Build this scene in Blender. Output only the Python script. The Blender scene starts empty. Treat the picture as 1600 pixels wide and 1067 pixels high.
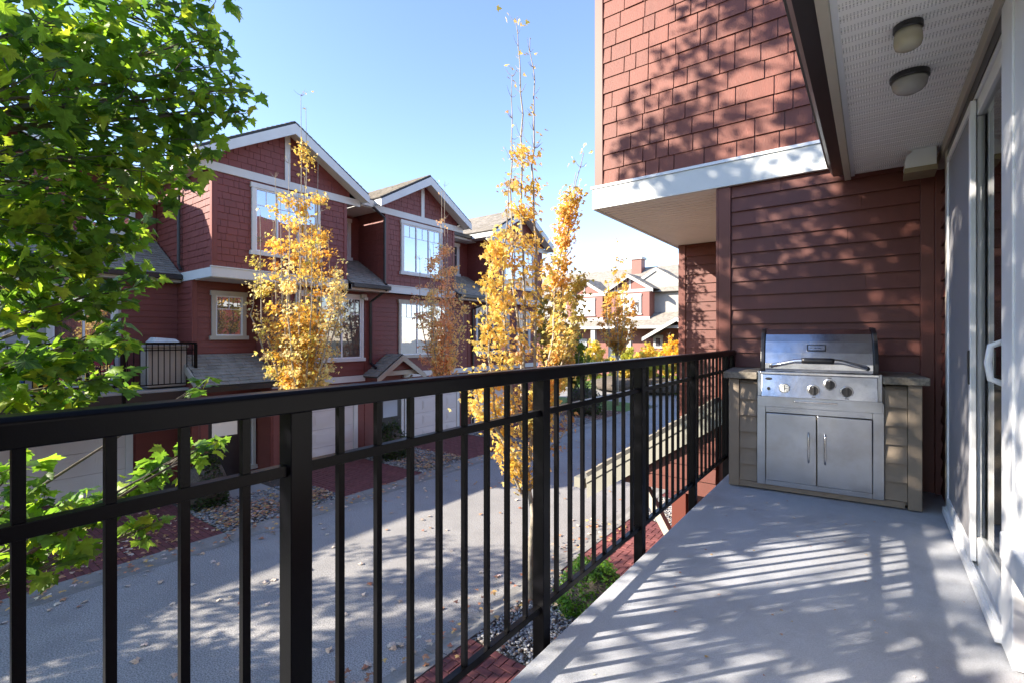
import bpy, math, random
import numpy as np
from mathutils import Vector, Matrix
random.seed(7); rng = np.random.default_rng(7)
S = bpy.context.scene; COL = S.collection
R = math.radians
# ------------------------------------------------------------------ camera, world, sun, exposure
CZ = 3.745; DECK = 2.56
cam = bpy.data.cameras.new('camera'); co = bpy.data.objects.new('camera', cam); COL.objects.link(co)
co.location = (0, 0, CZ); co.rotation_euler = (R(90), 0, R(36.8))
cam.sensor_width = 36; cam.lens = 751/1600*36; cam.shift_y = -0.0041; cam.clip_start = .05; cam.clip_end = 2000
S.camera = co
AZ = 39.0; EL = 27.6                                     # shadows run AZ to the right of +Y
sdir = Vector((math.sin(R(AZ))*math.cos(R(EL)), math.cos(R(AZ))*math.cos(R(EL)), -math.sin(R(EL))))
w = bpy.data.worlds.new('World'); S.world = w; w.use_nodes = True
nt = w.node_tree; bg = nt.nodes['Background']
sky = nt.nodes.new('ShaderNodeTexSky'); sky.sky_type = 'NISHITA'; sky.sun_disc = False
sky.sun_elevation = R(EL); sky.sun_rotation = R(180+AZ); sky.air_density = 1.0; sky.dust_density = 0.15; sky.ozone_density = 3.2
tint = nt.nodes.new('ShaderNodeVectorMath'); tint.operation = 'MULTIPLY'; tint.inputs[1].default_value = (1.11, 1.0, 1.05)
nt.links.new(sky.outputs[0], tint.inputs[0]); nt.links.new(tint.outputs[0], bg.inputs[0]); bg.inputs[1].default_value = .15
sl = bpy.data.lights.new('sun', 'SUN'); sl.energy = 5.0; sl.angle = R(.5); sl.color = (1, .89, .75)
so = bpy.data.objects.new('sun', sl); COL.objects.link(so); so.location = (0, 0, 30)
so.rotation_euler = sdir.to_track_quat('-Z', 'Y').to_euler()
S.view_settings.view_transform = 'Standard'; S.view_settings.look = 'None'; S.view_settings.gamma = 1
S.view_settings.use_curve_mapping = False; S.view_settings.exposure = 1.55
S.cycles.max_bounces = 8; S.cycles.transparent_max_bounces = 16; S.cycles.caustics_reflective = False; S.cycles.caustics_refractive = False

# ------------------------------------------------------------------ helpers
WL = {}
def link(o, parent=None, world=None):
    COL.objects.link(o)
    if parent is not None:
        o.parent = parent
    if world is not None:
        p = WL.get(parent.name, Vector((0, 0, 0))) if parent is not None else Vector((0, 0, 0))
        o.location = Vector(world)-p; WL[o.name] = Vector(world)
    return o
def tag(o, label=None, cat=None, group=None, kind=None):
    if label: o['label'] = label
    if cat: o['category'] = cat
    if group: o['group'] = group
    if kind: o['kind'] = kind
    return o
def thing(name, label, cat, loc, group=None, rz=0):
    o = bpy.data.objects.new(name, None); o.empty_display_size = .2
    link(o, None, loc); o.rotation_euler = (0, 0, rz); tag(o, label, cat, group)
    if rz: WL[o.name] = Vector((0, 0, 0)); o['_'] = 1; del o['_']
    return o
class MB:
    def __init__(s): s.v = []; s.f = []
    def add(s, vs, fs):
        n = len(s.v); s.v += [tuple(v) for v in vs]; s.f += [tuple(i+n for i in f) for f in fs]; return s
    def hexa(s, p):   # 8 points: bottom 4 ccw, top 4 ccw
        return s.add(p, [(3,2,1,0),(4,5,6,7),(0,1,5,4),(1,2,6,5),(2,3,7,6),(3,0,4,7)])
    def box(s, x0, x1, y0, y1, z0, z1):
        return s.hexa([(x0,y0,z0),(x1,y0,z0),(x1,y1,z0),(x0,y1,z0),(x0,y0,z1),(x1,y0,z1),(x1,y1,z1),(x0,y1,z1)])
    def prism(s, pts, vec):     # polygon pts extruded along vec
        n = len(pts); vec = Vector(vec); a = [Vector(p) for p in pts]; b = [p+vec for p in a]
        return s.add(a+b, [tuple(range(n-1,-1,-1)), tuple(range(n, 2*n))]+[(i,(i+1)%n,(i+1)%n+n,i+n) for i in range(n)])
    def tube(s, pts, rad, n=6, cap=True):
        pts = [Vector(p) for p in pts]; m = len(pts)
        if not hasattr(rad, '__len__'): rad = [rad]*m
        vs = []; up = Vector((.13, .21, .97)).normalized(); prev = None
        for i, p in enumerate(pts):
            t = (pts[min(i+1, m-1)]-pts[max(i-1, 0)]).normalized()
            a = prev if prev is not None else (up if abs(t.dot(up)) < .9 else Vector((1, .1, 0)))
            a = (a - t*a.dot(t)).normalized(); b = t.cross(a); prev = a
            for k in range(n):
                an = 2*math.pi*k/n; vs.append(p+(a*math.cos(an)+b*math.sin(an))*rad[i])
        fs = [(i*n+k, i*n+(k+1)%n, (i+1)*n+(k+1)%n, (i+1)*n+k) for i in range(m-1) for k in range(n)]
        if cap: fs += [tuple(range(n-1,-1,-1)), tuple((m-1)*n+k for k in range(n))]
        return s.add(vs, fs)
    def lathe(s, prof, c=(0,0,0), n=24, axis='z', sx=1, sy=1):
        vs = []; m = len(prof); c = Vector(c)
        for r, h in prof:
            for k in range(n):
                a = 2*math.pi*k/n; x, y = r*math.cos(a)*sx, r*math.sin(a)*sy
                vs.append(c+(Vector((x, y, h)) if axis == 'z' else Vector((x, -h, y)) if axis == 'y' else Vector((h, x, y))))
        fs = [(i*n+k, i*n+(k+1)%n, (i+1)*n+(k+1)%n, (i+1)*n+k) for i in range(m-1) for k in range(n)]
        fs += [tuple(range(n-1,-1,-1)), tuple((m-1)*n+k for k in range(n))]
        return s.add(vs, fs)
def obj(name, mb, mat, parent=None, local=False, bevel=0, smooth=False, **kw):
    v = np.array(mb.v, dtype=float)
    c = Vector(((v[:,0].min()+v[:,0].max())/2, (v[:,1].min()+v[:,1].max())/2, v[:,2].min() if parent is None else (v[:,2].min()+v[:,2].max())/2))
    me = bpy.data.meshes.new(name); me.from_pydata((v-np.array(c)).tolist(), [], mb.f); me.materials.append(mat)
    if smooth: me.shade_smooth()
    import bmesh
    bm = bmesh.new(); bm.from_mesh(me); bmesh.ops.recalc_face_normals(bm, faces=bm.faces); bm.to_mesh(me); bm.free()
    o = bpy.data.objects.new(name, me)
    if local:
        COL.objects.link(o); o.parent = parent; o.location = c; WL[o.name] = c
        if parent.name in WL and parent.type == 'MESH': o.location = c-WL[parent.name]
    else: link(o, parent, c)
    if bevel:
        b = o.modifiers.new('bevel', 'BEVEL'); b.width = bevel; b.segments = 2; b.limit_method = 'ANGLE'
    tag(o, **kw); return o
def npobj(name, V, F, mat, parent=None, cols=None, origin=None, **kw):
    V = np.asarray(V, dtype=np.float32); F = np.asarray(F, dtype=np.int32); k = F.shape[1]
    c = np.array(origin if origin is not None else V.mean(0), dtype=np.float32)
    me = bpy.data.meshes.new(name); me.vertices.add(len(V)); me.vertices.foreach_set('co', (V-c).ravel())
    me.loops.add(F.size); me.loops.foreach_set('vertex_index', F.ravel()); me.polygons.add(len(F))
    me.polygons.foreach_set('loop_start', np.arange(0, F.size, k, dtype=np.int32)); me.update(calc_edges=True)
    if cols is not None:
        a = me.color_attributes.new('Col', 'FLOAT_COLOR', 'POINT'); cc = np.ones((len(V), 4), dtype=np.float32); cc[:, :3] = cols
        a.data.foreach_set('color', cc.ravel())
    me.materials.append(mat); o = bpy.data.objects.new(name, me); link(o, parent, Vector(c.tolist())); tag(o, **kw); return o
def piece(name, mesh, loc, rz, scale, parent, rot=None):
    o = bpy.data.objects.new(name, mesh); COL.objects.link(o); o.parent = parent
    o.location = Vector(loc)-WL.get(parent.name, Vector((0,0,0))) if parent else loc
    o.rotation_euler = rot if rot else (0, 0, rz); o.scale = scale; return o
def at(px, py, d):
    u = (px-800)/751*d; c, s_ = math.cos(R(36.8)), math.sin(R(36.8))
    return Vector((u*c-d*s_, u*s_+d*c, CZ+(527-py)/751*d))
def proj(p):
    c, s_ = math.cos(R(36.8)), math.sin(R(36.8)); d = -p[0]*s_+p[1]*c; u = p[0]*c+p[1]*s_
    if d < .05: return None
    return 800+751*u/d, 527-751*(p[2]-CZ)/d, d

# ------------------------------------------------------------------ materials
def mat(name, col, rough=.6, var=.12, scale=6, bump=0, bscale=60, stretch=None, metal=0, spec=.5, rnd=0, dirt=0, dirtcol=(.05,.05,.04), fine=0):
    m = bpy.data.materials.new(name); m.use_nodes = True; n = m.node_tree; N = n.nodes; L = n.links; b = N['Principled BSDF']
    b.inputs['Roughness'].default_value = rough; b.inputs['Metallic'].default_value = metal; b.inputs['Specular IOR Level'].default_value = spec
    geo = N.new('ShaderNodeNewGeometry'); mp = N.new('ShaderNodeMapping'); L.new(geo.outputs['Position'], mp.inputs[0])
    if stretch: mp.inputs['Scale'].default_value = stretch
    no = N.new('ShaderNodeTexNoise'); no.inputs['Scale'].default_value = scale; no.inputs['Detail'].default_value = 6; L.new(mp.outputs[0], no.inputs[0])
    mr = N.new('ShaderNodeMapRange'); mr.inputs[1].default_value = .3; mr.inputs[2].default_value = .7
    mr.inputs[3].default_value = 1-var; mr.inputs[4].default_value = 1+var; L.new(no.outputs[0], mr.inputs[0])
    last = mr.outputs[0]
    if rnd:
        oi = N.new('ShaderNodeObjectInfo'); r2 = N.new('ShaderNodeMapRange'); r2.inputs[3].default_value = 1-rnd; r2.inputs[4].default_value = 1+rnd
        L.new(oi.outputs['Random'], r2.inputs[0]); mu = N.new('ShaderNodeMath'); mu.operation = 'MULTIPLY'; L.new(last, mu.inputs[0]); L.new(r2.outputs[0], mu.inputs[1]); last = mu.outputs[0]
    if fine:
        n3 = N.new('ShaderNodeTexNoise'); n3.inputs['Scale'].default_value = bscale; n3.inputs['Detail'].default_value = 2; L.new(mp.outputs[0], n3.inputs[0])
        r3 = N.new('ShaderNodeMapRange'); r3.inputs[1].default_value = .35; r3.inputs[2].default_value = .65; r3.inputs[3].default_value = 1-fine; r3.inputs[4].default_value = 1+fine
        L.new(n3.outputs[0], r3.inputs[0]); mu = N.new('ShaderNodeMath'); mu.operation = 'MULTIPLY'; L.new(last, mu.inputs[0]); L.new(r3.outputs[0], mu.inputs[1]); last = mu.outputs[0]
    vm = N.new('ShaderNodeVectorMath'); vm.operation = 'SCALE'; vm.inputs[0].default_value = col; L.new(last, vm.inputs['Scale']); cout = vm.outputs[0]
    if dirt:
        n4 = N.new('ShaderNodeTexNoise'); n4.inputs['Scale'].default_value = scale*.6+1.3; n4.inputs['Detail'].default_value = 8; n4.inputs['Roughness'].default_value = .7; L.new(geo.outputs['Position'], n4.inputs[0])
        r4 = N.new('ShaderNodeMapRange'); r4.inputs[1].default_value = .47; r4.inputs[2].default_value = .70; r4.inputs[3].default_value = 0; r4.inputs[4].default_value = dirt; L.new(n4.outputs[0], r4.inputs[0])
        mx = N.new('ShaderNodeMixRGB'); L.new(r4.outputs[0], mx.inputs[0]); L.new(cout, mx.inputs[1]); mx.inputs[2].default_value = (*dirtcol, 1); cout = mx.outputs[0]
    L.new(cout, b.inputs['Base Color'])
    if bump:
        n2 = N.new('ShaderNodeTexNoise'); n2.inputs['Scale'].default_value = bscale; n2.inputs['Detail'].default_value = 4; L.new(mp.outputs[0], n2.inputs[0])
        bu = N.new('ShaderNodeBump'); bu.inputs['Strength'].default_value = bump; bu.inputs['Distance'].default_value = .01; L.new(n2.outputs[0], bu.inputs['Height']); L.new(bu.outputs[0], b.inputs['Normal'])
    return m
M = {}
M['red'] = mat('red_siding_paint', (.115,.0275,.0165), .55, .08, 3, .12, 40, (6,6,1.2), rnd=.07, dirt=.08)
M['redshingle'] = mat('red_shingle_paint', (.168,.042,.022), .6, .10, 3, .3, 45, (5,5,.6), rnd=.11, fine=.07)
M['redfar'] = mat('red_far_paint', (.175,.045,.036), .6, .07, 2, .1, 30, rnd=.05)
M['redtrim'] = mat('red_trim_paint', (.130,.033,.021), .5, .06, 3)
M['trim'] = mat('pale_trim_paint', (.60,.62,.60), .5, .05, 2, .05, 80, dirt=.08, dirtcol=(.3,.3,.28))
M['rake'] = mat('rake_paint', (.24,.235,.195), .6, .08, 2, dirt=.2)
M['beige2'] = mat('overhang_soffit', (.72,.68,.63), .55, .04, 2)
M['beige'] = mat('beige_trim_paint', (.44,.40,.33), .5, .06, 2, dirt=.1, dirtcol=(.2,.18,.14))
M['greybeige'] = mat('grey_beige_wall', (.42,.41,.38), .6, .06, 2)
M['white'] = mat('white_vinyl', (.74,.76,.78), .35, .03, 2)
M['garage'] = mat('garage_white_paint', (.62,.60,.58), .5, .03, 2)
M['soffitf'] = mat('soffit_far', (.60,.59,.56), .5, .04, 2)
M['black'] = mat('black_powder_coat', (.0035,.0035,.005), .3, .2, 5, .04, 300, spec=.12)
M['blackm'] = mat('black_gutter', (.022,.018,.018), .4, .1, 3)
M['deck'] = mat('deck_vinyl', (.42,.44,.475), .6, .09, 2.2, .3, 230, fine=.12, dirt=.6, dirtcol=(.28,.285,.30))
M['asphalt'] = mat('lane_asphalt', (.30,.295,.285), .85, .12, .5, .35, 60, fine=.42, dirt=.3, dirtcol=(.16,.155,.15))
M['conc'] = mat('curb_concrete', (.25,.245,.23), .85, .12, 2, .3, 60, fine=.12, dirt=.4, dirtcol=(.13,.12,.10))
M['walk'] = mat('walk_concrete', (.36,.35,.33), .85, .08, 2, .2, 60, fine=.08)
M['soil'] = mat('soil', (.09,.075,.06), .95, .2, 4, .5, 40, fine=.3)
M['gnd'] = mat('ground_earth', (.12,.12,.08), .95, .2, .5, .3, 10)
M['stone'] = mat('river_stone', (.30,.30,.30), .6, .45, 23, .1, 80, dirt=.3, dirtcol=(.32,.24,.15))
M['paver'] = mat('paver_clay', (.205,.068,.062), .8, .16, 9, .3, 90, rnd=.18, fine=.08)
M['paverj'] = mat('paver_clay_joined', (.155,.048,.047), .8, .25, 7, .3, 60)
M['sand'] = mat('joint_sand', (.10,.075,.06), .95, .1, 4)
M['roof'] = mat('asphalt_shingle', (.265,.24,.20), .9, .22, 4.5, .5, 80, fine=.2)
M['roofedge'] = mat('roof_edge', (.05,.048,.045), .9, .1, 3)
M['steel'] = mat('brushed_steel', (.54,.55,.57), .24, .10, 7, .35, 5, None, metal=1, dirt=.4, dirtcol=(.22,.2,.17))
M['steeld'] = mat('door_steel', (.40,.43,.47), .30, .12, 4, .2, 4, None, metal=1, dirt=.5, dirtcol=(.3,.28,.26))
M['taupe'] = mat('taupe_siding', (.235,.19,.143), .6, .09, 4, .1, 50, dirt=.25, dirtcol=(.10,.09,.07))
M['slab'] = mat('counter_stone', (.20,.175,.14), .7, .25, 9, .4, 60, fine=.25, dirt=.5, dirtcol=(.12,.10,.07))
M['knob'] = mat('black_plastic', (.02,.02,.022), .3, .05, 3)
M['dial'] = mat('dial_face', (.62,.63,.6), .3, .05, 3)
M['lampglass'] = mat('aged_lamp_glass', (.40,.37,.28), .22, .08, 8, .06, 30)
M['lampglass2'] = mat('clear_lamp_glass', (.36,.35,.33), .16, .1, 8, .12, 30)
M['grate'] = mat('vent_grille', (.25,.20,.12), .7, .1, 20)
M['bark'] = mat('bark', (.16,.14,.11), .9, .3, 12, .5, 60, (1,1,.4), dirt=.4, dirtcol=(.09,.10,.06))
M['barkpale'] = mat('pale_bark', (.33,.29,.23), .9, .25, 10, .3, 60, dirt=.45, dirtcol=(.17,.17,.10))
M['cabinet'] = mat('beige_resin', (.38,.33,.28), .5, .05, 3)
M['redcloth'] = mat('red_fabric', (.30,.03,.05), .8)
M['yellow'] = mat('yellow_fabric', (.65,.35,.02), .8)
M['blue'] = mat('blue_fabric', (.02,.10,.5), .6)
M['room'] = mat('room_paint', (.45,.44,.41), .8)
M['curtain'] = mat('curtain_cloth', (.55,.56,.55), .8, .1, 8)
M['door'] = mat('entry_door_black', (.02,.02,.022), .35)
M['farwall'] = mat('far_red_wall', (.22,.085,.065), .6, .05)
M['fartrim'] = mat('far_trim', (.42,.42,.40), .6, .05)
M['fargrey'] = mat('far_grey_wall', (.30,.29,.265), .6, .05)
def glossmat(name, col, f, rough=.02, wav=.0):
    m = bpy.data.materials.new(name); m.use_nodes = True; N = m.node_tree.nodes; L = m.node_tree.links
    d = N['Principled BSDF']; d.inputs['Base Color'].default_value = (*col, 1); d.inputs['Roughness'].default_value = .5
    g = N.new('ShaderNodeBsdfGlossy'); g.inputs['Roughness'].default_value = rough; g.inputs['Color'].default_value = (.93,.96,1,1)
    x = N.new('ShaderNodeMixShader'); x.inputs[0].default_value = f
    L.new(d.outputs[0], x.inputs[1]); L.new(g.outputs[0], x.inputs[2]); L.new(x.outputs[0], N['Material Output'].inputs[0])
    if wav:
        ge = N.new('ShaderNodeNewGeometry'); n2 = N.new('ShaderNodeTexNoise'); n2.inputs['Scale'].default_value = 1.2; L.new(ge.outputs['Position'], n2.inputs[0])
        bu = N.new('ShaderNodeBump'); bu.inputs['Strength'].default_value = wav; bu.inputs['Distance'].default_value = .05; L.new(n2.outputs[0], bu.inputs['Height']); L.new(bu.outputs[0], g.inputs['Normal'])
    return m
M['glass'] = glossmat('window_glass', (.05,.06,.07), .42, .015, .08)
M['glassb'] = glossmat('window_glass_blind', (.42,.45,.47), .3, .015, .08)
M['glassd'] = glossmat('window_glass_dark', (.02,.02,.025), .16, .02)
def screenmat():
    m = bpy.data.materials.new('door_glass'); m.use_nodes = True; N = m.node_tree.nodes; L = m.node_tree.links
    g = N.new('ShaderNodeBsdfGlossy'); g.inputs['Roughness'].default_value = .02; g.inputs['Color'].default_value = (1,1,1,1)
    t = N.new('ShaderNodeBsdfTransparent'); t.inputs[0].default_value = (.75,.85,.82,1); x = N.new('ShaderNodeMixShader')
    fr = N.new('ShaderNodeFresnel'); fr.inputs[0].default_value = 1.5; L.new(fr.outputs[0], x.inputs[0])
    L.new(t.outputs[0], x.inputs[1]); L.new(g.outputs[0], x.inputs[2]); L.new(x.outputs[0], N['Material Output'].inputs[0]); M['doorglass'] = m
    m = bpy.data.materials.new('insect_mesh'); m.use_nodes = True; N = m.node_tree.nodes; L = m.node_tree.links
    t = N.new('ShaderNodeBsdfTransparent'); x = N.new('ShaderNodeMixShader'); x.inputs[0].default_value = .82
    b = N['Principled BSDF']; b.inputs['Base Color'].default_value = (.25,.25,.27,1); b.inputs['Roughness'].default_value = .7
    ge = N.new('ShaderNodeNewGeometry'); wv = N.new('ShaderNodeTexNoise'); wv.inputs['Scale'].default_value = 300
    L.new(ge.outputs['Position'], wv.inputs[0]); bu = N.new('ShaderNodeBump'); bu.inputs['Strength'].default_value = .3; L.new(wv.outputs[0], bu.inputs['Height']); L.new(bu.outputs[0], b.inputs['Normal'])
    L.new(t.outputs[0], x.inputs[1]); L.new(b.outputs[0], x.inputs[2]); L.new(x.outputs[0], N['Material Output'].inputs[0]); M['mesh'] = m
screenmat()
def leafmat(name, gain=1, trans=.45, spec=.35):
    m = bpy.data.materials.new(name); m.use_nodes = True; N = m.node_tree.nodes; L = m.node_tree.links
    a = N.new('ShaderNodeAttribute'); a.attribute_name = 'Col'; b = N['Principled BSDF']; b.inputs['Roughness'].default_value = .42; b.inputs['Specular IOR Level'].default_value = spec
    t = N.new('ShaderNodeBsdfTranslucent'); x = N.new('ShaderNodeMixShader'); x.inputs[0].default_value = trans
    sc = N.new('ShaderNodeVectorMath'); sc.operation = 'MULTIPLY'; sc.inputs[1].default_value = (1.9*gain, 1.75*gain, .9*gain)
    ge = N.new('ShaderNodeNewGeometry'); no = N.new('ShaderNodeTexNoise'); no.inputs['Scale'].default_value = 35; L.new(ge.outputs['Position'], no.inputs[0])
    mr = N.new('ShaderNodeMapRange'); mr.inputs[1].default_value = .3; mr.inputs[2].default_value = .7; mr.inputs[3].default_value = .8; mr.inputs[4].default_value = 1.2; L.new(no.outputs[0], mr.inputs[0])
    s2 = N.new('ShaderNodeVectorMath'); s2.operation = 'SCALE'; L.new(a.outputs['Color'], s2.inputs[0]); L.new(mr.outputs[0], s2.inputs['Scale'])
    L.new(s2.outputs[0], b.inputs['Base Color']); L.new(s2.outputs[0], sc.inputs[0]); L.new(sc.outputs[0], t.inputs[0])
    L.new(b.outputs[0], x.inputs[1]); L.new(t.outputs[0], x.inputs[2]); L.new(x.outputs[0], N['Material Output'].inputs[0]); return m
M['leaf'] = leafmat('maple_leaf_green', 1.12, .52); M['leafy'] = leafmat('autumn_leaf', .8, .45, .2); M['dryleaf'] = leafmat('fallen_leaf', .3, .05, .2)
def perfmat():
    m = mat('perforated_soffit', (.84,.83,.81), .45, .04, 2); N = m.node_tree.nodes; L = m.node_tree.links; b = N['Principled BSDF']
    ge = N.new('ShaderNodeNewGeometry'); sp = N.new('ShaderNodeSeparateXYZ'); L.new(ge.outputs['Position'], sp.inputs[0])
    def mth(op, a, bb=None):
        n = N.new('ShaderNodeMath'); n.operation = op
        for i, q in enumerate((a, bb)):
            if q is None: continue
            if isinstance(q, (int, float)): n.inputs[i].default_value = q
            else: L.new(q, n.inputs[i])
        return n.outputs[0]
    fx = mth('FRACT', mth('MULTIPLY', sp.outputs[0], 1/.0120)); fy = mth('FRACT', mth('MULTIPLY', sp.outputs[1], 1/.0115))
    sy = mth('FRACT', mth('MULTIPLY', sp.outputs[1], 1/.0925))
    inb = mth('MULTIPLY', mth('GREATER_THAN', sy, .2), mth('LESS_THAN', sy, .82))
    hole = mth('MULTIPLY', mth('LESS_THAN', fx, .4), mth('LESS_THAN', fy, .62))
    h = mth('MULTIPLY', hole, inb); mx = N.new('ShaderNodeMixRGB'); src = b.inputs['Base Color'].links[0].from_socket
    L.new(h, mx.inputs[0]); L.new(src, mx.inputs[1]); mx.inputs[2].default_value = (.45,.44,.435,1); L.new(mx.outputs[0], b.inputs['Base Color']); return m
M['perf'] = perfmat()

# ------------------------------------------------------------------ oriented frame: u along wall, n outward, z up
class FR:
    def __init__(s, o, facing):
        s.o = Vector(o); s.f = facing
        s.u, s.n, s.rz = {'y-': (Vector((1,0,0)), Vector((0,-1,0)), 0), 'x+': (Vector((0,1,0)), Vector((1,0,0)), R(90)), 'x-': (Vector((0,-1,0)), Vector((-1,0,0)), R(-90))}[facing]
    def p(s, u, n, z): return s.o+s.u*u+s.n*n+Vector((0,0,z))
    def box(s, mb, u0, u1, n0, n1, z0, z1):
        return mb.hexa([s.p(u0,n0,z0), s.p(u1,n0,z0), s.p(u1,n1,z0), s.p(u0,n1,z0), s.p(u0,n0,z1), s.p(u1,n0,z1), s.p(u1,n1,z1), s.p(u0,n1,z1)])
    def wedge(s, mb, u0, u1, z0, z1, t0=.022, t1=.006):
        return mb.hexa([s.p(u0,0,z0), s.p(u1,0,z0), s.p(u1,t0,z0), s.p(u0,t0,z0), s.p(u0,0,z1), s.p(u1,0,z1), s.p(u1,t1,z1), s.p(u0,t1,z1)])
def unit_wedge(name, m, t0=.022, t1=.006):
    mb = MB().hexa([(0,0,0),(1,0,0),(1,-t0,0),(0,-t0,0),(0,0,1),(1,0,1),(1,-t1,1),(0,-t1,1)])
    me = bpy.data.meshes.new(name); me.from_pydata(mb.v, [], mb.f); me.materials.append(m)
    import bmesh
    bm = bmesh.new(); bm.from_mesh(me); bmesh.ops.recalc_face_normals(bm, faces=bm.faces); bm.to_mesh(me); bm.free(); return me
UW = {'sh': unit_wedge('shingle', M['redshingle'], .019, .007), 'shf': unit_wedge('shingle_far', M['redfar'], .022, .006),
      'bd': unit_wedge('siding_board', M['red'], .024, .005), 'bdf': unit_wedge('siding_board_far', M['redfar'], .022, .005)}
def rows(z0, z1, e):
    z = z0
    while z < z1-.02:
        yield z, min(z+e, z1); z += e
def clip_u(u0, u1, z, tri):
    if tri is None: return u0, u1
    yc, zr, p = tri; h = (zr-z)/p; return max(u0, yc-h), min(u1, yc+h)
def shingles(fr, u0, u1, z0, z1, e, wr, parent, key, limit=0, tri=None, holes=(), prio=None):
    """individual shingles up to limit, rest joined as stuff"""
    rest = MB(); n = 0
    for za, zb in rows(z0, z1, e):
        a, b = clip_u(u0, u1, zb, tri)
        if b-a < .04: continue
        u = a-random.uniform(0, wr[1]*.6)
        while u < b-.01:
            wd = random.choice((wr[0], (wr[0]+wr[1])/2, wr[1]))*random.uniform(.9, 1.1); ua, ub = max(u, a), min(u+wd-(.010 if key == 'sh' else .007), b); u += wd
            if b-u < .05: ub = b; u = b+1
            if ub-ua < .02: continue
            segs = [(ua, ub)]
            for (h0, h1, g0, g1) in holes:
                if za < g1-.05 and zb > g0+.05:
                    ns = []
                    for q0, q1 in segs:
                        if q1 <= h0 or q0 >= h1: ns.append((q0, q1))
                        else:
                            if q0 < h0: ns.append((q0, h0))
                            if q1 > h1: ns.append((h1, q1))
                    segs = ns
            for q0, q1 in segs:
                if q1-q0 < .015: continue
                dz = random.uniform(-.002, .002)
                if n < limit and (prio is None or prio(fr.p(q0, 0, za))):
                    piece('shingle', UW[key], fr.p(q0, 0, za+dz), fr.rz, (q1-q0, random.uniform(.85, 1.15), zb-za-dz), parent); n += 1
                else: fr.wedge(rest, q0, q1, za+dz, zb, .022*random.uniform(.8, 1.15))
    if rest.v: obj('shingle', rest, M['redshingle'] if key == 'sh' else M['redfar'], parent, kind='stuff')
def boards(fr, u0, u1, z0, z1, e, parent, key='bdf', tri=None, holes=()):
    for za, zb in rows(z0, z1, e):
        a, b = clip_u(u0, u1, zb, tri); segs = [(a, b)]
        for (h0, h1, g0, g1) in holes:
            if za < g1-.06 and zb > g0+.06:
                ns = []
                for q0, q1 in segs:
                    if q1 <= h0 or q0 >= h1: ns.append((q0, q1))
                    else:
                        if q0 < h0: ns.append((q0, h0))
                        if q1 > h1: ns.append((h1, q1))
                segs = ns
        if key == 'bd':
            sg2 = []
            for q0, q1 in segs:
                if q1-q0 > 1.3 and random.random() < .45:
                    m = random.uniform(q0+.3, q1-.3); sg2 += [(q0, m-.0015), (m+.0015, q1)]
                else: sg2.append((q0, q1))
            segs = sg2
        for q0, q1 in segs:
            if q1-q0 > .03: piece('siding_board', UW[key], fr.p(q0, 0, za), fr.rz, (q1-q0, 1, zb-za), parent)
def roofplane(eave0, eave1, up, parent, e=.14, tw=.3, base=True, skip=None):
    """asphalt shingle slope: eave line eave0->eave1, 'up' the vector to the top edge; returns slab + joined tabs"""
    a, b, up = Vector(eave0), Vector(eave1), Vector(up); al = b-a; Ln = al.length; al = al/Ln; Sl = up.length; uv = up/Sl; nn = al.cross(uv)
    if nn.z < 0: nn = -nn
    if base:
        mb = MB().prism([a-nn*.05, b-nn*.05, b+up-nn*.05, a+up-nn*.05], nn*.05); obj('roof_deck', mb, M['roofedge'], parent)
    mb = MB(); s = 0; k = 0
    while s < Sl-.02:
        s1 = min(s+e, Sl); u = -random.uniform(0, tw)
        while u < Ln:
            wd = tw*random.uniform(.75, 1.2); ua, ub = max(0, u), min(Ln, u+wd-.008); u += wd
            if ub-ua < .02: continue
            t = .018*random.uniform(.7, 1.3)
            q = [a+al*ua+uv*s, a+al*ub+uv*s, a+al*ub+uv*s1, a+al*ua+uv*s1]
            if skip and skip((q[0]+q[2])/2): continue
            mb.hexa([q[0]+nn*.001, q[1]+nn*.001, q[2]+nn*.001, q[3]+nn*.001, q[0]+nn*t, q[1]+nn*t, q[2]+nn*.004, q[3]+nn*.004])
        s = s1
    obj('shingle', mb, M['roof'], parent, kind='stuff')
def window(fr, u0, u1, z0, z1, parent, panes=2, grid=(3, .25), g='glass', casing=.09, sill=True, trim='trim', depth=.07):
    mb = MB(); c = casing
    fr.box(mb, u0, u0+c, .002, depth, z0, z1-c*1.3); fr.box(mb, u1-c, u1, .002, depth, z0, z1-c*1.3); fr.box(mb, u0-.03, u1+.03, .002, depth+.012, z1-c*1.3, z1)
    if sill: fr.box(mb, u0-.05, u1+.05, .002, depth+.03, z0-.10, z0)
    wn = obj('window', mb, M[trim], parent)
    a, b = u0+c, u1-c; lo, hi = z0+(0 if sill else 0), z1-c*1.3; sw = .035; sb = MB(); pw = (b-a)/panes
    fr.box(sb, a, b, .003, depth-.018, lo, lo+sw); fr.box(sb, a, b, .003, depth-.018, hi-sw, hi)
    for k in range(panes+1):
        um = a+pw*k; e0 = 0 if k == 0 else sw*.6; e1 = 0 if k == panes else sw*.6
        if k == 0: e1 = sw
        if k == panes: e0 = sw
        fr.box(sb, um-e0, um+e1, .003, depth-.016, lo+sw, hi-sw)
    if grid:
        for k in range(panes):
            g0, g1 = a+pw*k+sw, a+pw*(k+1)-sw; zt = hi-sw; zm = zt-(hi-lo)*grid[1]
            fr.box(sb, g0, g1, .02, depth-.03, zm-.009, zm+.009)
            for j in range(1, grid[0]): um = g0+(g1-g0)*j/grid[0]; fr.box(sb, um-.008, um+.008, .02, depth-.031, zm+.009, zt)
    obj('sash', sb, M['white'], wn)
    for k in range(panes):
        pb = MB(); fr.box(pb, a+pw*k+sw*.8, a+pw*(k+1)-sw*.8, .004, .028, lo+sw*.9, hi-sw*.9); obj('pane', pb, M[g], wn)
    return wn

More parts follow.
